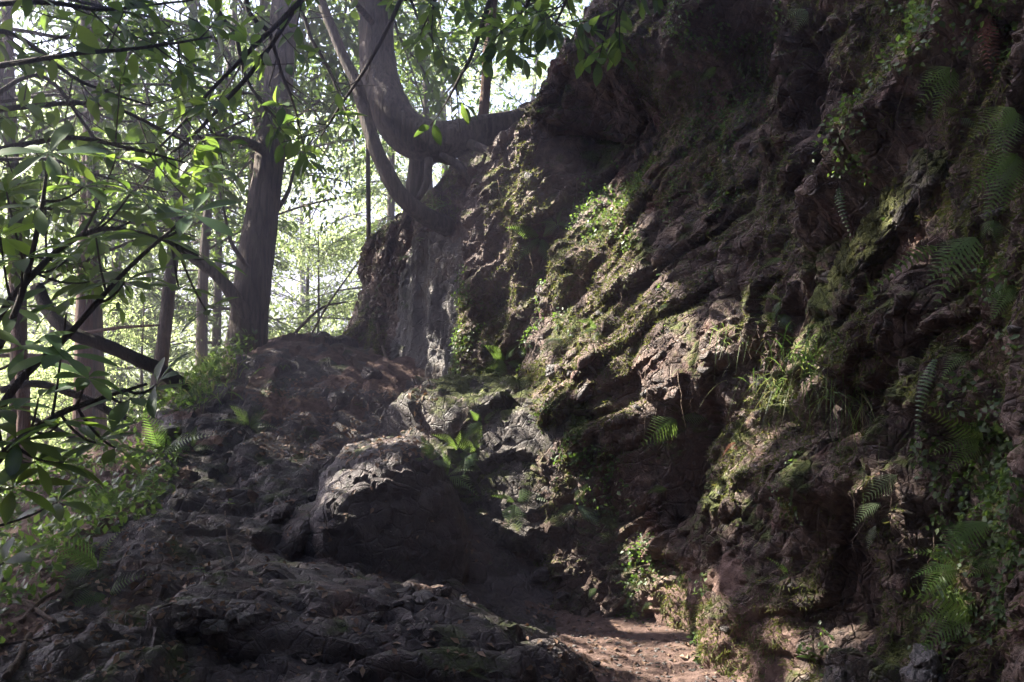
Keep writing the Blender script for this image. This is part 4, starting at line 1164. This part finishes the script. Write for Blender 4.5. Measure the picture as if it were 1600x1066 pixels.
# ------------------------------------------------------------------ ferns
def frond_mesh(mat, pairs=17, width=0.30, lobes=5, droop=0.35, peak=0.3, slant=0.55, gap=0.12):
    """arching frond along +Y with toothed leaflets either side of its midrib"""
    m = MB()
    ts = np.linspace(0, 1, 14); yy = ts; zz = 0.10 * np.sin(ts * math.pi) - droop * ts ** 2
    line = np.stack((0 * ts, yy, zz), 1)
    tube(m, line, np.linspace(0.006, 0.0015, 14), 4)
    for k in range(pairs):
        t = gap + (0.985 - gap) * k / (pairs - 1)
        x_ = (t - gap) / (1 - gap)
        w = width * (min(1.0, 0.45 + x_ / peak * 0.55) if x_ < peak else max(0.03, (1 - (x_ - peak) / (1 - peak)) ** 0.85))
        b = np.array((0, t, 0.10 * math.sin(t * math.pi) - droop * t * t))
        for sd in (-1, 1):
            v, qd = [], []
            nn = lobes * 2
            wd = 0.5 * (0.86 / pairs) * 1.12
            for j in range(nn + 1):
                f = j / nn
                ww = wd * (1 - f) ** 0.6 * (1.0 if j % 2 else 0.55) + 0.0008
                cx = sd * w * f; cy_ = w * f * slant; cz = -0.18 * w * f * f
                v += [b + np.array((cx, cy_ - ww, cz)), b + np.array((cx, cy_ + ww, cz))]
            for j in range(nn): qd.append((2 * j, 2 * j + 2, 2 * j + 3, 2 * j + 1) if sd > 0 else (2 * j, 2 * j + 1, 2 * j + 3, 2 * j + 2))
            m.add(np.array(v), np.array(qd))
    return m.mesh('frond', M[mat], False)
def blade_leaf_frond(mat):
    return frond_mesh(mat, 15, 0.13, 2, 0.55, 0.25, 0.2)
FROND = {'fern': [frond_mesh('fern'), frond_mesh('fern', 14, 0.36, 4, 0.5, 0.22), frond_mesh('fern', 18, 0.24, 3, 0.25)],
         'narrow': [blade_leaf_frond('fern'), frond_mesh('fern', 22, 0.10, 1, 0.7, 0.3, 0.15)],
         'pale': [frond_mesh('fernpale', 14, 0.28, 3, 0.35, 0.3, 0.8), frond_mesh('fernpale', 16, 0.22, 3, 0.45, 0.3, 0.7)],
         'dead': [frond_mesh('ferndead', 18, 0.16, 3, 0.6, 0.3)]}
SOLID = [o for o in SOLID if o.name in bpy.data.objects]
RIGHT = np.array((1.0, 0, 0)); UPV = np.array((0, 0, 1.0))
def fern(u, v, fronds, length, label, kind='fern', name='fern', group=None, spread=0.35, out=0.6, lift=0.0):
    """fronds: list of (du, dv) directions in which they point as seen from the trail"""
    h, n_, _ = cast(u, v)
    if h is None: return
    rg = np.random.default_rng(int(u * 7 + v))
    root = empty(name, tuple(h - n_ * 0.01))
    if u > 1380 and length > 0.16: length *= 1.05
    tocam = unit(CAM - h)
    for (du, dv) in fronds:
        d = unit(np.array((du, 0, -dv), float)) + out * unit(n_ * 0.5 + tocam * 0.5) + np.array((0, 0, lift)) + rg.normal(size=3) * 0.08
        up = unit(n_ * 0.5 + UPV * 0.7 + tocam * 0.55 + rg.normal(size=3) * 0.2)
        o = link('frond', FROND[kind][rg.integers(len(FROND[kind]))], root)
        o.matrix_basis = mat_from(d, up, length * rg.uniform(0.82, 1.12), (0, 0, 0))
    tag(root, label, 'fern', group)

fern(845, 372, [(-1, 0.5), (-0.6, -0.3), (0.5, -0.4), (0.3, 0.7)], 0.26, 'bright fern catching the sun on the cliff above the bench')
fern(880, 530, [(-1, 0.55), (-0.7, 0.1)], 0.24, 'single pale fern frond pointing left under the sunlit nose', 'pale')
fern(1060, 655, [(-1, 0.4), (-0.8, 0.8), (0.6, -0.1)], 0.25, 'green fern frond on the mossy bank right of the bench')
fern(790, 565, [(-0.9, 0.2), (-0.4, 0.8), (0.4, -0.8), (-0.8, -0.5), (0.6, 0.2)], 0.20, 'small leafy fern at the left end of the bench top')
fern(720, 705, [(-0.8, -0.5), (0.2, -0.9), (0.8, -0.4), (-0.9, 0.4), (0.6, 0.5), (0, 0.9)], 0.22, 'sunlit fern clump on the face of the pale ribbed rock')
fern(700, 745, [(-0.8, 0.3), (0.5, -0.4), (0.9, 0.3), (-0.3, -0.8)], 0.20, 'sunlit fern below the fern clump beside the gully')
fern(675, 720, [(-0.9, -0.2), (-0.5, -0.8), (0.6, -0.6), (0.8, 0.3)], 0.16, 'sunlit fern at the left end of the long rounded ledge')
fern(745, 705, [(0.8, -0.4), (0.2, -0.9), (-0.7, -0.5), (0.9, 0.3), (-0.5, 0.8)], 0.17, 'bright fern in the middle of the long rounded ledge')
fern(755, 660, [(-0.7, -0.6), (0.4, -0.8), (0.9, 0.2), (-0.8, 0.4)], 0.16, 'small sunlit fern above the fern clump on the pale rock')
fern(805, 785, [(0.1, 1.0), (-0.4, 0.8), (0.5, -0.6), (-0.6, -0.3)], 0.20, 'bright green upright fern hanging below the bench')
fern(830, 778, [(1, -0.25), (0.9, 0.2)], 0.30, 'slender arching fern frond pointing right below the bench', 'narrow')
fern(900, 790, [(-0.6, 0.2), (0.6, 0.3), (0.2, -0.8)], 0.2, 'dim fern in the shade right of the slender frond')
fern(390, 668, [(-1, -0.2), (1, -0.25), (0.5, -0.8), (-0.5, -0.7), (0.9, 0.2), (-0.8, 0.2)], 0.24, 'bright fern on the slope below the ridge')
fern(250, 715, [(-0.9, 0.5), (-0.4, 0.9), (0.4, 0.8), (-1, -0.1), (0.7, -0.3), (-0.3, -0.9), (-0.8, 0.8), (-0.1, 1)], 0.42, 'blue green maidenhair fern draped over the slope edge')
fern(210, 790, [(-0.9, 0.5), (-0.4, 0.9), (0.4, 0.8), (-1, -0.1), (0.3, -0.7), (0, 1)], 0.36, 'lower maidenhair fern hanging beside the mossy slab')
fern(300, 700, [(-0.9, 0.2), (0.8, 0.1), (0.1, -0.9), (-0.6, 0.7)], 0.2, 'low fern between the pale stone and the bright fern')
fern(155, 890, [(-1, -0.15), (-0.9, 0.35), (-0.7, -0.5), (0.3, -0.8), (-0.5, 0.9)], 0.27, 'fern with arching fronds at the lower left slope')
fern(170, 930, [(-1, 0.2), (-0.6, 0.8), (0.5, -0.5)], 0.2, 'small fern under the arching fern at the lower left')
# right-hand wall
fern(1262, 15, [(-1, 0.35), (-0.6, 0.8)], 0.20, 'pale fern frond at the top of the dark cliff', 'pale')
fern(1068, 112, [(-1, 0.35)], 0.17, 'short fern frond left of the pair high on the cliff')
fern(1120, 105, [(-1, 0.6)], 0.2, 'longer fern frond high on the cliff beside a short one')
fern(1495, 110, [(-1, 0.45), (-0.7, 0.9), (-0.9, 0.1)], 0.20, 'yellowish fern high on the right of the cliff')
fern(1310, 290, [(0.05, 1.0)], 0.20, 'narrow fern frond hanging straight down the dark cliff', 'narrow')
fern(1225, 405, [(-1, 0.25), (0.4, -0.6)], 0.16, 'small fern in the shade above the mossy nose')
fern(1470, 385, [(-1, 0.4)], 0.30, 'long fern frond pointing left across the slanting rib', 'narrow')
fern(1530, 370, [(-1, 0.5), (-0.8, 0.8)], 0.28, 'pair of long fronds right of the slanting rib')
fern(1590, 170, [(-0.8, 0.8), (-1, 0.3), (-0.4, 1.0)], 0.22, 'dark green fern at the right edge, upper')
fern(1592, 240, [(-1, 0.5), (-0.8, 0.9), (-0.3, 1)], 0.24, 'hanging fern at the right edge below the upper one')
fern(1590, 450, [(-1, 0.6), (-0.6, 0.9), (-0.9, 0.1)], 0.15, 'small yellowish fern at the right edge, middle')
fern(1465, 555, [(-0.35, 1.0)], 0.32, 'long narrow fern frond hanging right of the grass tuft', 'narrow')
fern(1515, 545, [(0.1, 1), (-0.5, 0.9), (-0.8, 0.2)], 0.16, 'small fern beside the long hanging frond')
fern(1395, 480, [(0.9, -0.2), (0.8, 0.2)], 0.14, 'pale fern right of the grass tuft', 'pale')
fern(1540, 690, [(-1, 0.15), (-0.9, 0.5), (-0.5, -0.3), (0.6, -0.3)], 0.24, 'broad green fern at the right edge below the hanging fronds')
fern(1405, 742, [(-0.8, 0.45)], 0.21, 'upper of two pale sunlit fronds in the dark hollow', 'pale', out=0.8)
fern(1378, 785, [(-0.9, 0.4)], 0.17, 'lower of two pale sunlit fronds in the dark hollow', 'pale', out=0.8)
fern(1370, 822, [(-0.4, 0.6), (0.4, -0.4)], 0.10, 'withered frond below the two pale fronds', 'pale')
fern(1550, 815, [(-1, 0.35), (-0.8, 0.7)], 0.28, 'dark green fern beside the mossy right edge')
fern(1500, 888, [(-1, 0.1), (-0.8, 0.5), (-0.9, -0.3)], 0.2, 'feathery fern above the pale leaning stone')
fern(1520, 965, [(-1, 0.0), (-0.9, 0.35), (-0.5, -0.6), (0.6, -0.3)], 0.22, 'lowest feathery fern in front of the pale leaning stone')
fern(1545, 20, [(0.2, 1.0), (-0.2, 1.0)], 0.2, 'red brown withered fern hanging at the top right', 'dead')
fern(1150, 690, [(-0.6, 0.3), (0.6, 0.4), (0, 0.9)], 0.1, 'red brown withered fern below the grass tuft', 'dead')
fern(1220, 470, [(-0.9, -0.5), (0.8, -0.6), (-0.2, 0.8)], 0.14, 'sunlit fern left of the grass tuft')
fern(700, 320, [(-0.9, 0.3), (0.8, -0.5), (0.9, 0.3)], 0.15, 'small bright fern on the brow under the bent trunk')
fern(735, 225, [(-0.7, -0.5), (0.6, -0.6), (0.8, 0.3), (-0.8, 0.2)], 0.15, 'small fern at the foot of the bent trunk')
fern(640, 400, [(-0.9, 0.2), (0.6, -0.5), (0.3, 0.8)], 0.14, 'bright leafy sprig above the fluted slab')
rg = np.random.default_rng(404)
for r_, row in enumerate(['along the top', 'in the upper third', 'at mid height', 'in the lower third', 'near the foot']):
    for c_, colm in enumerate(['left part', 'centre left part', 'centre', 'centre right part', 'far right part']):
        u, v = 800 + 158 * (c_ + rg.uniform(0.15, 0.85)), 40 + 195 * (r_ + rg.uniform(0.15, 0.85))
        h, n_, ob = cast(u, v)
        if h is None or ob is not cliff: continue
        fern(u, v, [(-1, rg.uniform(-0.6, 1.0)), (rg.uniform(-1, 1), rg.uniform(0, 1)), (rg.uniform(-.2, 1), rg.uniform(-.6, .6))][:int(rg.integers(1, 4))], rg.uniform(0.08, 0.15),
             'tiny fern in a crack %s of the cliff, %s' % (row, colm), rg.choice(['fern', 'fern', 'narrow']), group='tiny ferns on the cliff')

# broad-leaved seedlings
def seedling(u, v, n, size, label, mat='leaf'):
    h, n_, _ = cast(u, v)
    if h is None: return
    rg = np.random.default_rng(int(u + v * 3))
    root = empty('seedling', tuple(h)); m = MB()
    top = unit(n_ * 0.5 + UPV + rg.normal(size=3) * 0.2) * size * 1.3
    tube(m, bez((0, 0, -0.01), top, (0.02, 0, 0), 8), np.linspace(0.003, 0.0015, 8), 5)
    st = m.build('stem', M['twig'], root)
    for j in range(n):
        a = j * 2.4 + rg.random(); f = 0.45 + 0.55 * j / n
        put_leaf(LEAVES[rg.integers(4)], root, np.zeros(3), top * f, np.array((math.cos(a), math.sin(a) - 0.3, 0.15)), UPV + rg.normal(size=3) * 0.2, size * rg.uniform(0.6, 1.0))
    tag(root, label, 'seedling')
seedling(1272, 1046, 9, 0.075, 'small sunlit seedling at the cliff foot, bottom right')
seedling(318, 905, 6, 0.05, 'small seedling in the crack above the loose stones')
seedling(358, 795, 4, 0.05, 'tiny seedling on the slab crack below the bright fern')
seedling(735, 730, 8, 0.07, 'leafy seedling among the sunlit ferns of the pale rock')
seedling(655, 385, 8, 0.07, 'seedling with bright leaves above the fluted slab')
seedling(560, 640, 5, 0.05, 'tiny seedling on the rock step')

# ------------------------------------------------------------------ grass tufts
def grass(u, v, n, length, label, hang=0.6, spread=0.12, seed=1, width=0.006):
    h, n_, _ = cast(u, v)
    if h is None: return
    rg = np.random.default_rng(seed)
    m = MB(); tocam = unit(CAM - h)
    for k in range(n):
        b = rg.normal(size=3) * spread * np.array((1, 0.5, 0.35)) - n_ * 0.02
        L = length * rg.uniform(0.5, 1.15)
        d = unit(n_ * 0.5 + UPV * 0.8 + rg.normal(size=3) * 0.55)
        t = np.linspace(0, 1, 8)[:, None]
        pth = b + d * L * t + np.array((0, 0, -1.0)) * L * (hang * rg.uniform(0.6, 1.4)) * t ** 2 + n_ * L * 0.15 * t
        sd = unit(np.cross(d, tocam + rg.normal(size=3) * 0.6))
        w = width * rg.uniform(0.6, 1.2) * (1 - t ** 2 * 0.93) * 0.5
        v_ = np.concatenate((pth - sd * w, pth + sd * w))
        qd = np.array([(i, i + 8, i + 9, i + 1) for i in range(7)])
        m.add(v_, qd)
    o = m.build('grass_tuft', M['grass']); o.location = h
    tag(o, label, 'grass')
grass(1285, 560, 150, 0.36, 'large tuft of long grass hanging from the ledge on the right wall', 1.25, 0.13, 11, 0.006)
grass(1225, 600, 90, 0.30, 'smaller sunlit grass tuft at the left of the large tuft', 1.2, 0.10, 12, 0.005)
grass(1330, 620, 60, 0.28, 'sparse grass hanging at the right of the large tuft', 1.4, 0.08, 13, 0.005)
grass(350, 585, 190, 0.42, 'long drooping grass clump on the ridge left of the straight trunk', 1.1, 0.2, 14, 0.010)
grass(395, 535, 120, 0.26, 'grass at the foot of the straight grey trunk', 0.9, 0.16, 15, 0.008)
grass(310, 620, 110, 0.34, 'grass clump lower on the ridge edge', 1.2, 0.16, 16, 0.009)
grass(745, 232, 50, 0.25, 'small bright grass tuft at the brow beside the bent trunk', 0.9, 0.06, 17, 0.007)
grass(690, 322, 55, 0.25, 'bright grass tuft below the bent trunk', 0.9, 0.08, 18, 0.007)
grass(800, 180, 50, 0.28, 'thin grass hanging over the cliff brow', 1.0, 0.1, 19, 0.006)
grass(800, 140, 40, 0.25, 'grass on the skyline of the cliff brow', 0.8, 0.1, 20, 0.006)
grass(905, 310, 40, 0.14, 'short grass on the sunlit knobbly rock', 1.0, 0.07, 21, 0.004)
grass(640, 300, 90, 0.25, 'dark grass on the slope under the bent trunk', 1.0, 0.16, 22, 0.007)
grass(1150, 520, 40, 0.22, 'thin grass left of the ferny ledge', 1.2, 0.08, 23, 0.004)

# ------------------------------------------------------------------ moss, creepers and rootlets on the wall
def wall_points(n, seed, zmin=-0.3):
    rg = np.random.default_rng(seed)
    lo, hi = np.searchsorted(ss, s_of(2.6)), np.searchsorted(ss, s_of(10.6))
    i = rg.integers(lo, hi - 1, n); j = rg.integers(1, int(5.3 / step_s), n)
    p = CL[i, j]; a = CL[i + 1, j] - p; b = CL[i, j + 1] - p
    nn = unit(np.cross(b, a))
    flip = (nn * np.stack((ox[i], oy[i], 0.1 + 0 * ox[i]), 1)).sum(1) < 0
    nn[flip] *= -1
    off = flat.reshape(nS, nT)[i, j] < 0.35
    return (p + a * rg.random((n, 1)) + b * rg.random((n, 1)))[off], nn[off], rg
TRI = (np.array([(-0.5, 0, 0), (0.5, 0, 0), (0.12, 1, 0)]), None, np.array([(0, 1, 2)]))
p_, n_, rg = wall_points(600000, 501)
mk = fbm(p_ * 1.7, 4, 61) + 0.25 * n_[:, 2] + 0.45 * fbm(p_ * 7, 3, 63)
keep = mk > 0.10
p_, n_ = p_[keep][:150000], n_[keep][:150000]
m = MB(); N = len(p_)
scatter(m, *TRI, p_, unit(n_ * 0.55 + np.array((0, 0, -0.45)) + rg.normal(size=(N, 3)) * 0.45), rand_unit(rg, N), rg.uniform(0.014, 0.045, N), rg.uniform(0.004, 0.010, N))
tag(m.build('moss', M['mosstuft']), 'yellow green moss furring the cliff face', 'moss', kind='stuff')
p_, n_, rg = wall_points(160000, 502)
mk = fbm(p_ * 1.1, 3, 71) + 0.5 * fbm(p_ * 5, 3, 73)
keep = (mk > 0.22) & (p_[:, 1] < 9.0)
p_, n_ = p_[keep][:26000], n_[keep][:26000]
m = MB(); N = len(p_)
scatter(m, *simple_leaf(0.7, 0.1), p_ + n_ * rg.uniform(0.0, 0.05, (N, 1)), unit(n_ * 0.5 + np.array((0, 0, -0.3)) + rg.normal(size=(N, 3)) * 0.7), unit(n_ + UPV * 0.6 + rg.normal(size=(N, 3)) * 0.3), rg.uniform(0.012, 0.036, N))
tag(m.build('creeper', M['creeper']), 'small-leaved creeper covering shaded parts of the cliff', 'creeper', kind='stuff')
p_, n_, rg = wall_points(1500, 503)
keep = fbm(p_ * 0.9, 2, 81) > -0.1
m = MB()
for a, nn in list(zip(p_[keep], n_[keep]))[:420]:
    L = rg.uniform(0.06, 0.35); nseg = 7
    t = np.linspace(0, 1, nseg)[:, None]
    pth = a + nn * 0.06 * np.sin(t * 2.5) + np.array((0, 0, -1)) * L * t + rg.normal(size=3) * 0.10 * L * t + 0.02 * rg.normal(size=(nseg, 3)) * t
    tube(m, pth, np.linspace(rg.uniform(0.0015, 0.004), 0.0008, nseg), 4)
tag(m.build('rootlets', M['deadwood']), 'fine rootlets hanging down the cliff face', 'rootlets', kind='stuff')

# ------------------------------------------------------------------ stones bedded in the wall: parts of the cliff
STONE = []
for k in range(10):
    v_, f_ = rock_verts((1.0, 0.85, 0.6 + 0.06 * k), 700 + k, 3, 8, 30.0, 0.8)
    mm = MB(); mm.add(v_, None, f_); STONE.append(mm.mesh('stone', M['cliff' if k % 3 else 'slab'], True))
rg = np.random.default_rng(601)
cnt = 0
while cnt < 190:
    if cnt < 110: u, v = rg.uniform(790, 1120), rg.uniform(210, 640)
    else: u, v = rg.uniform(800, 1590), rg.uniform(30, 1040)
    h, n_, ob = cast(u, v, [cliff])
    if h is None: continue
    s_ = 0.04 + 0.14 * rg.random() ** 1.8
    o = link('stone', STONE[rg.integers(10)], cliff)
    o.location = h - n_ * s_ * 0.26
    o.rotation_euler = (rg.normal() * 0.5, 0.5 + rg.normal() * 0.4, rg.uniform(0, 6.28)); o.scale = (s_, s_ * rg.uniform(0.7, 1.1), s_ * rg.uniform(0.35, 0.8))
    cnt += 1

# ------------------------------------------------------------------ loose stones
LOOSE = [(335, 985, .12, 'slab', 'pale flat stone in front of the small heap on the left slope'), (297, 982, .13, 'rock', 'brown angular stone at the left of the small heap'), (318, 962, .10, 'rock', 'dark stone at the back of the small heap'),
         (362, 965, .07, 'slab', 'small stone at the right back of the small heap'), (383, 968, .08, 'slab', 'grey stone at the right end of the small heap'), (372, 982, .05, 'rock', 'small brown stone between larger ones of the heap'),
         (285, 965, .06, 'slab', 'little stone at the far left of the small heap'), (302, 1003, .06, 'slab', 'thin chip below the brown angular stone'), (585, 967, .07, 'slab', 'small pale stone lying alone on the foreground outcrop'),
         (660, 939, .12, 'slab', 'flat pale stone on the ledge below the boulder'), (595, 952, .06, 'rock', 'small upright stone beside the lone pale stone'), (268, 684, .22, 'slab', 'pale rounded stone on the slope under the ridge grass'),
         (870, 582, .14, 'slab', 'square pale block on the top edge of the bench'), (893, 584, .07, 'slab', 'small pale block right of the square block on the bench'), (690, 930, .10, 'rock', 'dark flat stone at the right of the ledge below the boulder'),
         (620, 945, .06, 'rock', 'small dark stone at the left of the flat pale stone'), (930, 1040, .05, 'rock', 'small stone on the sunlit trail'), (845, 900, .12, 'rock', 'stone at the foot of the bank where the trail bends'),
         (880, 935, .10, 'rock', 'dark stone beside the trail bend'), (580, 590, .2, 'rock', 'dark stone on the upper rock step'), (530, 630, .22, 'rock', 'tilted stone below the brow of the ridge'), (1135, 985, .06, 'slab', 'small pale stone at the right edge of the trail')]
for k, (u, v, s_, mt, lab) in enumerate(LOOSE):
    h, n_, _ = cast(u, v)
    if h is None: continue
    o = rock('loose_stone', tuple(h + np.array((0, 0, s_ * 0.12))), (s_ * 1.15, s_ * 0.9, s_ * 0.62), k * 1.3, 800 + k * 3, mt, 4, (0.15 * math.sin(k), 0.15 * math.cos(k * 2)), lab, 'stone', 'loose stones', planes=11, sharp=18.0)

# ------------------------------------------------------------------ litter, gravel, sticks, roots
def ground_hits(n, u0, u1, v0, v1, seed):
    rg = np.random.default_rng(seed); out, no = [], []
    for _ in range(n):
        h, n_, ob = cast(rg.uniform(u0, u1), rg.uniform(v0, v1), [x for x in SOLID if x is not cliff])
        if h is not None and h[1] < 11 and n_[2] > 0.45: out.append(h); no.append(n_)
    return np.array(out), np.array(no), rg
sets = [ground_hits(300, 820, 1180, 940, 1066, 1), ground_hits(900, 400, 680, 590, 720, 2), ground_hits(600, 150, 760, 640, 1066, 3), ground_hits(500, 0, 300, 640, 1066, 4)]
m = MB()
for (p_, n_, rg) in sets:
    N = len(p_)
    scatter(m, *simple_leaf(0.5, 0.25), p_ + n_ * 0.006, unit(np.cross(n_, rg.normal(size=(N, 3)))), unit(n_ + rg.normal(size=(N, 3)) * 0.35), rg.uniform(0.02, 0.055, N))
tag(m.build('leaf_litter', M['litter']), 'dry brown leaves scattered on the trail and rocks', 'leaf litter', kind='stuff')
p_, n_, rg = ground_hits(500, 830, 1180, 945, 1066, 5)
p2, n2, _ = ground_hits(500, 250, 760, 640, 1066, 6)
p_ = np.vstack((p_, p2))
d_, f_ = ico(1)
m = MB()
for a in p_:
    s_ = rg.uniform(0.004, 0.016)
    m.add(a + d_ * s_ * np.array((1, 0.8, 0.6)) * rg.uniform(0.6, 1.3, (len(d_), 1)), None, f_)
tag(m.build('gravel', M['slab'], None, False), 'grit and small chips on the trail', 'gravel', kind='stuff')

def stick(pts, r0, r1, label, mat='deadwood', name='fallen_stick', cat='stick', lift=0.012):
    p3 = []
    for q_ in pts:
        if len(q_) == 2:
            h, n_, _ = cast(*q_); p3.append(h + n_ * lift)
        else: p3.append(P(*q_))
    m = MB(); ln_ = smooth_line(np.array(p3), 30); ln_ += 0.006 * np.stack([fbm(ln_ * 6 + i * 7, 2, i) for i in range(3)], 1)
    tube(m, ln_, np.linspace(r0, r1, 30), 7, 0.2, 3); tag(m.build(name, M[mat]), label, cat)
stick([(0, 925), (40, 945), (85, 975)], 0.014, 0.010, 'brown stick slanting down at the left edge')
stick([(35, 975), (60, 945), (95, 925)], 0.012, 0.008, 'short pale stick crossing the brown stick at the left edge')
stick([(10, 1062), (30, 1030), (48, 995)], 0.018, 0.014, 'broken grey stick in the bottom left corner')
stick([(0, 1012), (60, 1000), (130, 985)], 0.006, 0.004, 'thin twig lying across the bottom left slope', 'twig')
stick([(352, 800), (355, 850), (365, 885)], 0.005, 0.003, 'thin pale root running down the crack between slabs', 'deadwood', 'exposed_root', 'root')
stick([(590, 505), (597, 540), (606, 575)], 0.018, 0.010, 'pale root hanging beside the fluted slab', 'deadwood', 'exposed_root', 'root')
stick([(620, 440), (600, 465), (580, 480)], 0.012, 0.008, 'thin root curving over the dark rock left of the fluted slab', 'deadwood', 'exposed_root', 'root')
stick([(110, 830), (112, 850), (118, 868), (135, 840), (160, 805)], 0.016, 0.010, 'tangled roots exposed on the left slope', 'deadwood', 'exposed_root', 'root')
stick([(100, 815), (108, 840), (116, 862)], 0.010, 0.008, 'short root beside the tangled roots on the left slope', 'deadwood', 'exposed_root', 'root')
stick([(1345, 880), (1352, 930), (1362, 980)], 0.004, 0.002, 'thin root hanging in the dark hollow at the right', 'deadwood', 'exposed_root', 'root')
stick([(1400, 870), (1415, 910), (1428, 945)], 0.004, 0.002, 'wiry root above the stones at the right', 'deadwood', 'exposed_root', 'root')

# ground cover on the ravine side
rg = np.random.default_rng(909)
n = 42000
gxx = rg.uniform(-6.5, -1.6, n); gyy = rg.uniform(3.0, 10.5, n)
zz = ground_z(gxx, gyy)
dens = fbm(np.stack((gxx, gyy, 0 * gxx), 1) * 1.3, 3, 33)
edge_x = -2.1 - 0.08 * (gyy - 4)
keep = (gxx < edge_x + 0.25 * dens) & (dens > -0.45)
pos = np.stack((gxx, gyy, zz + rg.uniform(-0.02, 0.16, n)), 1)[keep]
m = MB(); N = len(pos)
scatter(m, *simple_leaf(0.6, 0.12), pos, unit(rg.normal(size=(N, 3)) + np.array((0, 0, 0.2))), unit(UPV + rg.normal(size=(N, 3)) * 0.45), rg.uniform(0.025, 0.075, N))
tag(m.build('ground_cover', M['creeper']), 'low leafy ground cover on the ravine side', 'ground cover', kind='stuff')

# ------------------------------------------------------------------ air
bpy.context.view_layer.update()
top = max((o.matrix_world @ Vector(c)).z for o in bpy.data.objects if o.type == 'MESH' for c in o.bound_box) + 0.5
lo = float(pp[:, 2].min()) - 1.0
hb = MB()
x0, x1, y0, y1 = gx[0] - 2, gx[-1] + 2, gy[0] - 2, gy[-1] + 2
hb.add([(x0, y0, lo), (x1, y0, lo), (x1, y1, lo), (x0, y1, lo), (x0, y0, top), (x1, y0, top), (x1, y1, top), (x0, y1, top)],
       [(0, 3, 2, 1), (4, 5, 6, 7), (0, 1, 5, 4), (1, 2, 6, 5), (2, 3, 7, 6), (3, 0, 4, 7)])
t = NT('haze')
vol = t.n('ShaderNodeVolumePrincipled')
vol.inputs['Color'].default_value = (0.76, 0.73, 1.0, 1)  # violet tint stands in for the purple cast of the shadows
vol.inputs['Density'].default_value = 0.0125
vol.inputs['Anisotropy'].default_value = 0.7
t.l(vol.outputs[0], t.out.inputs['Volume'])
haze = hb.build('haze', t.m, None, False)
tag(haze, 'thin haze between the trees, tinted violet for cool shadows', 'haze', kind='stuff')
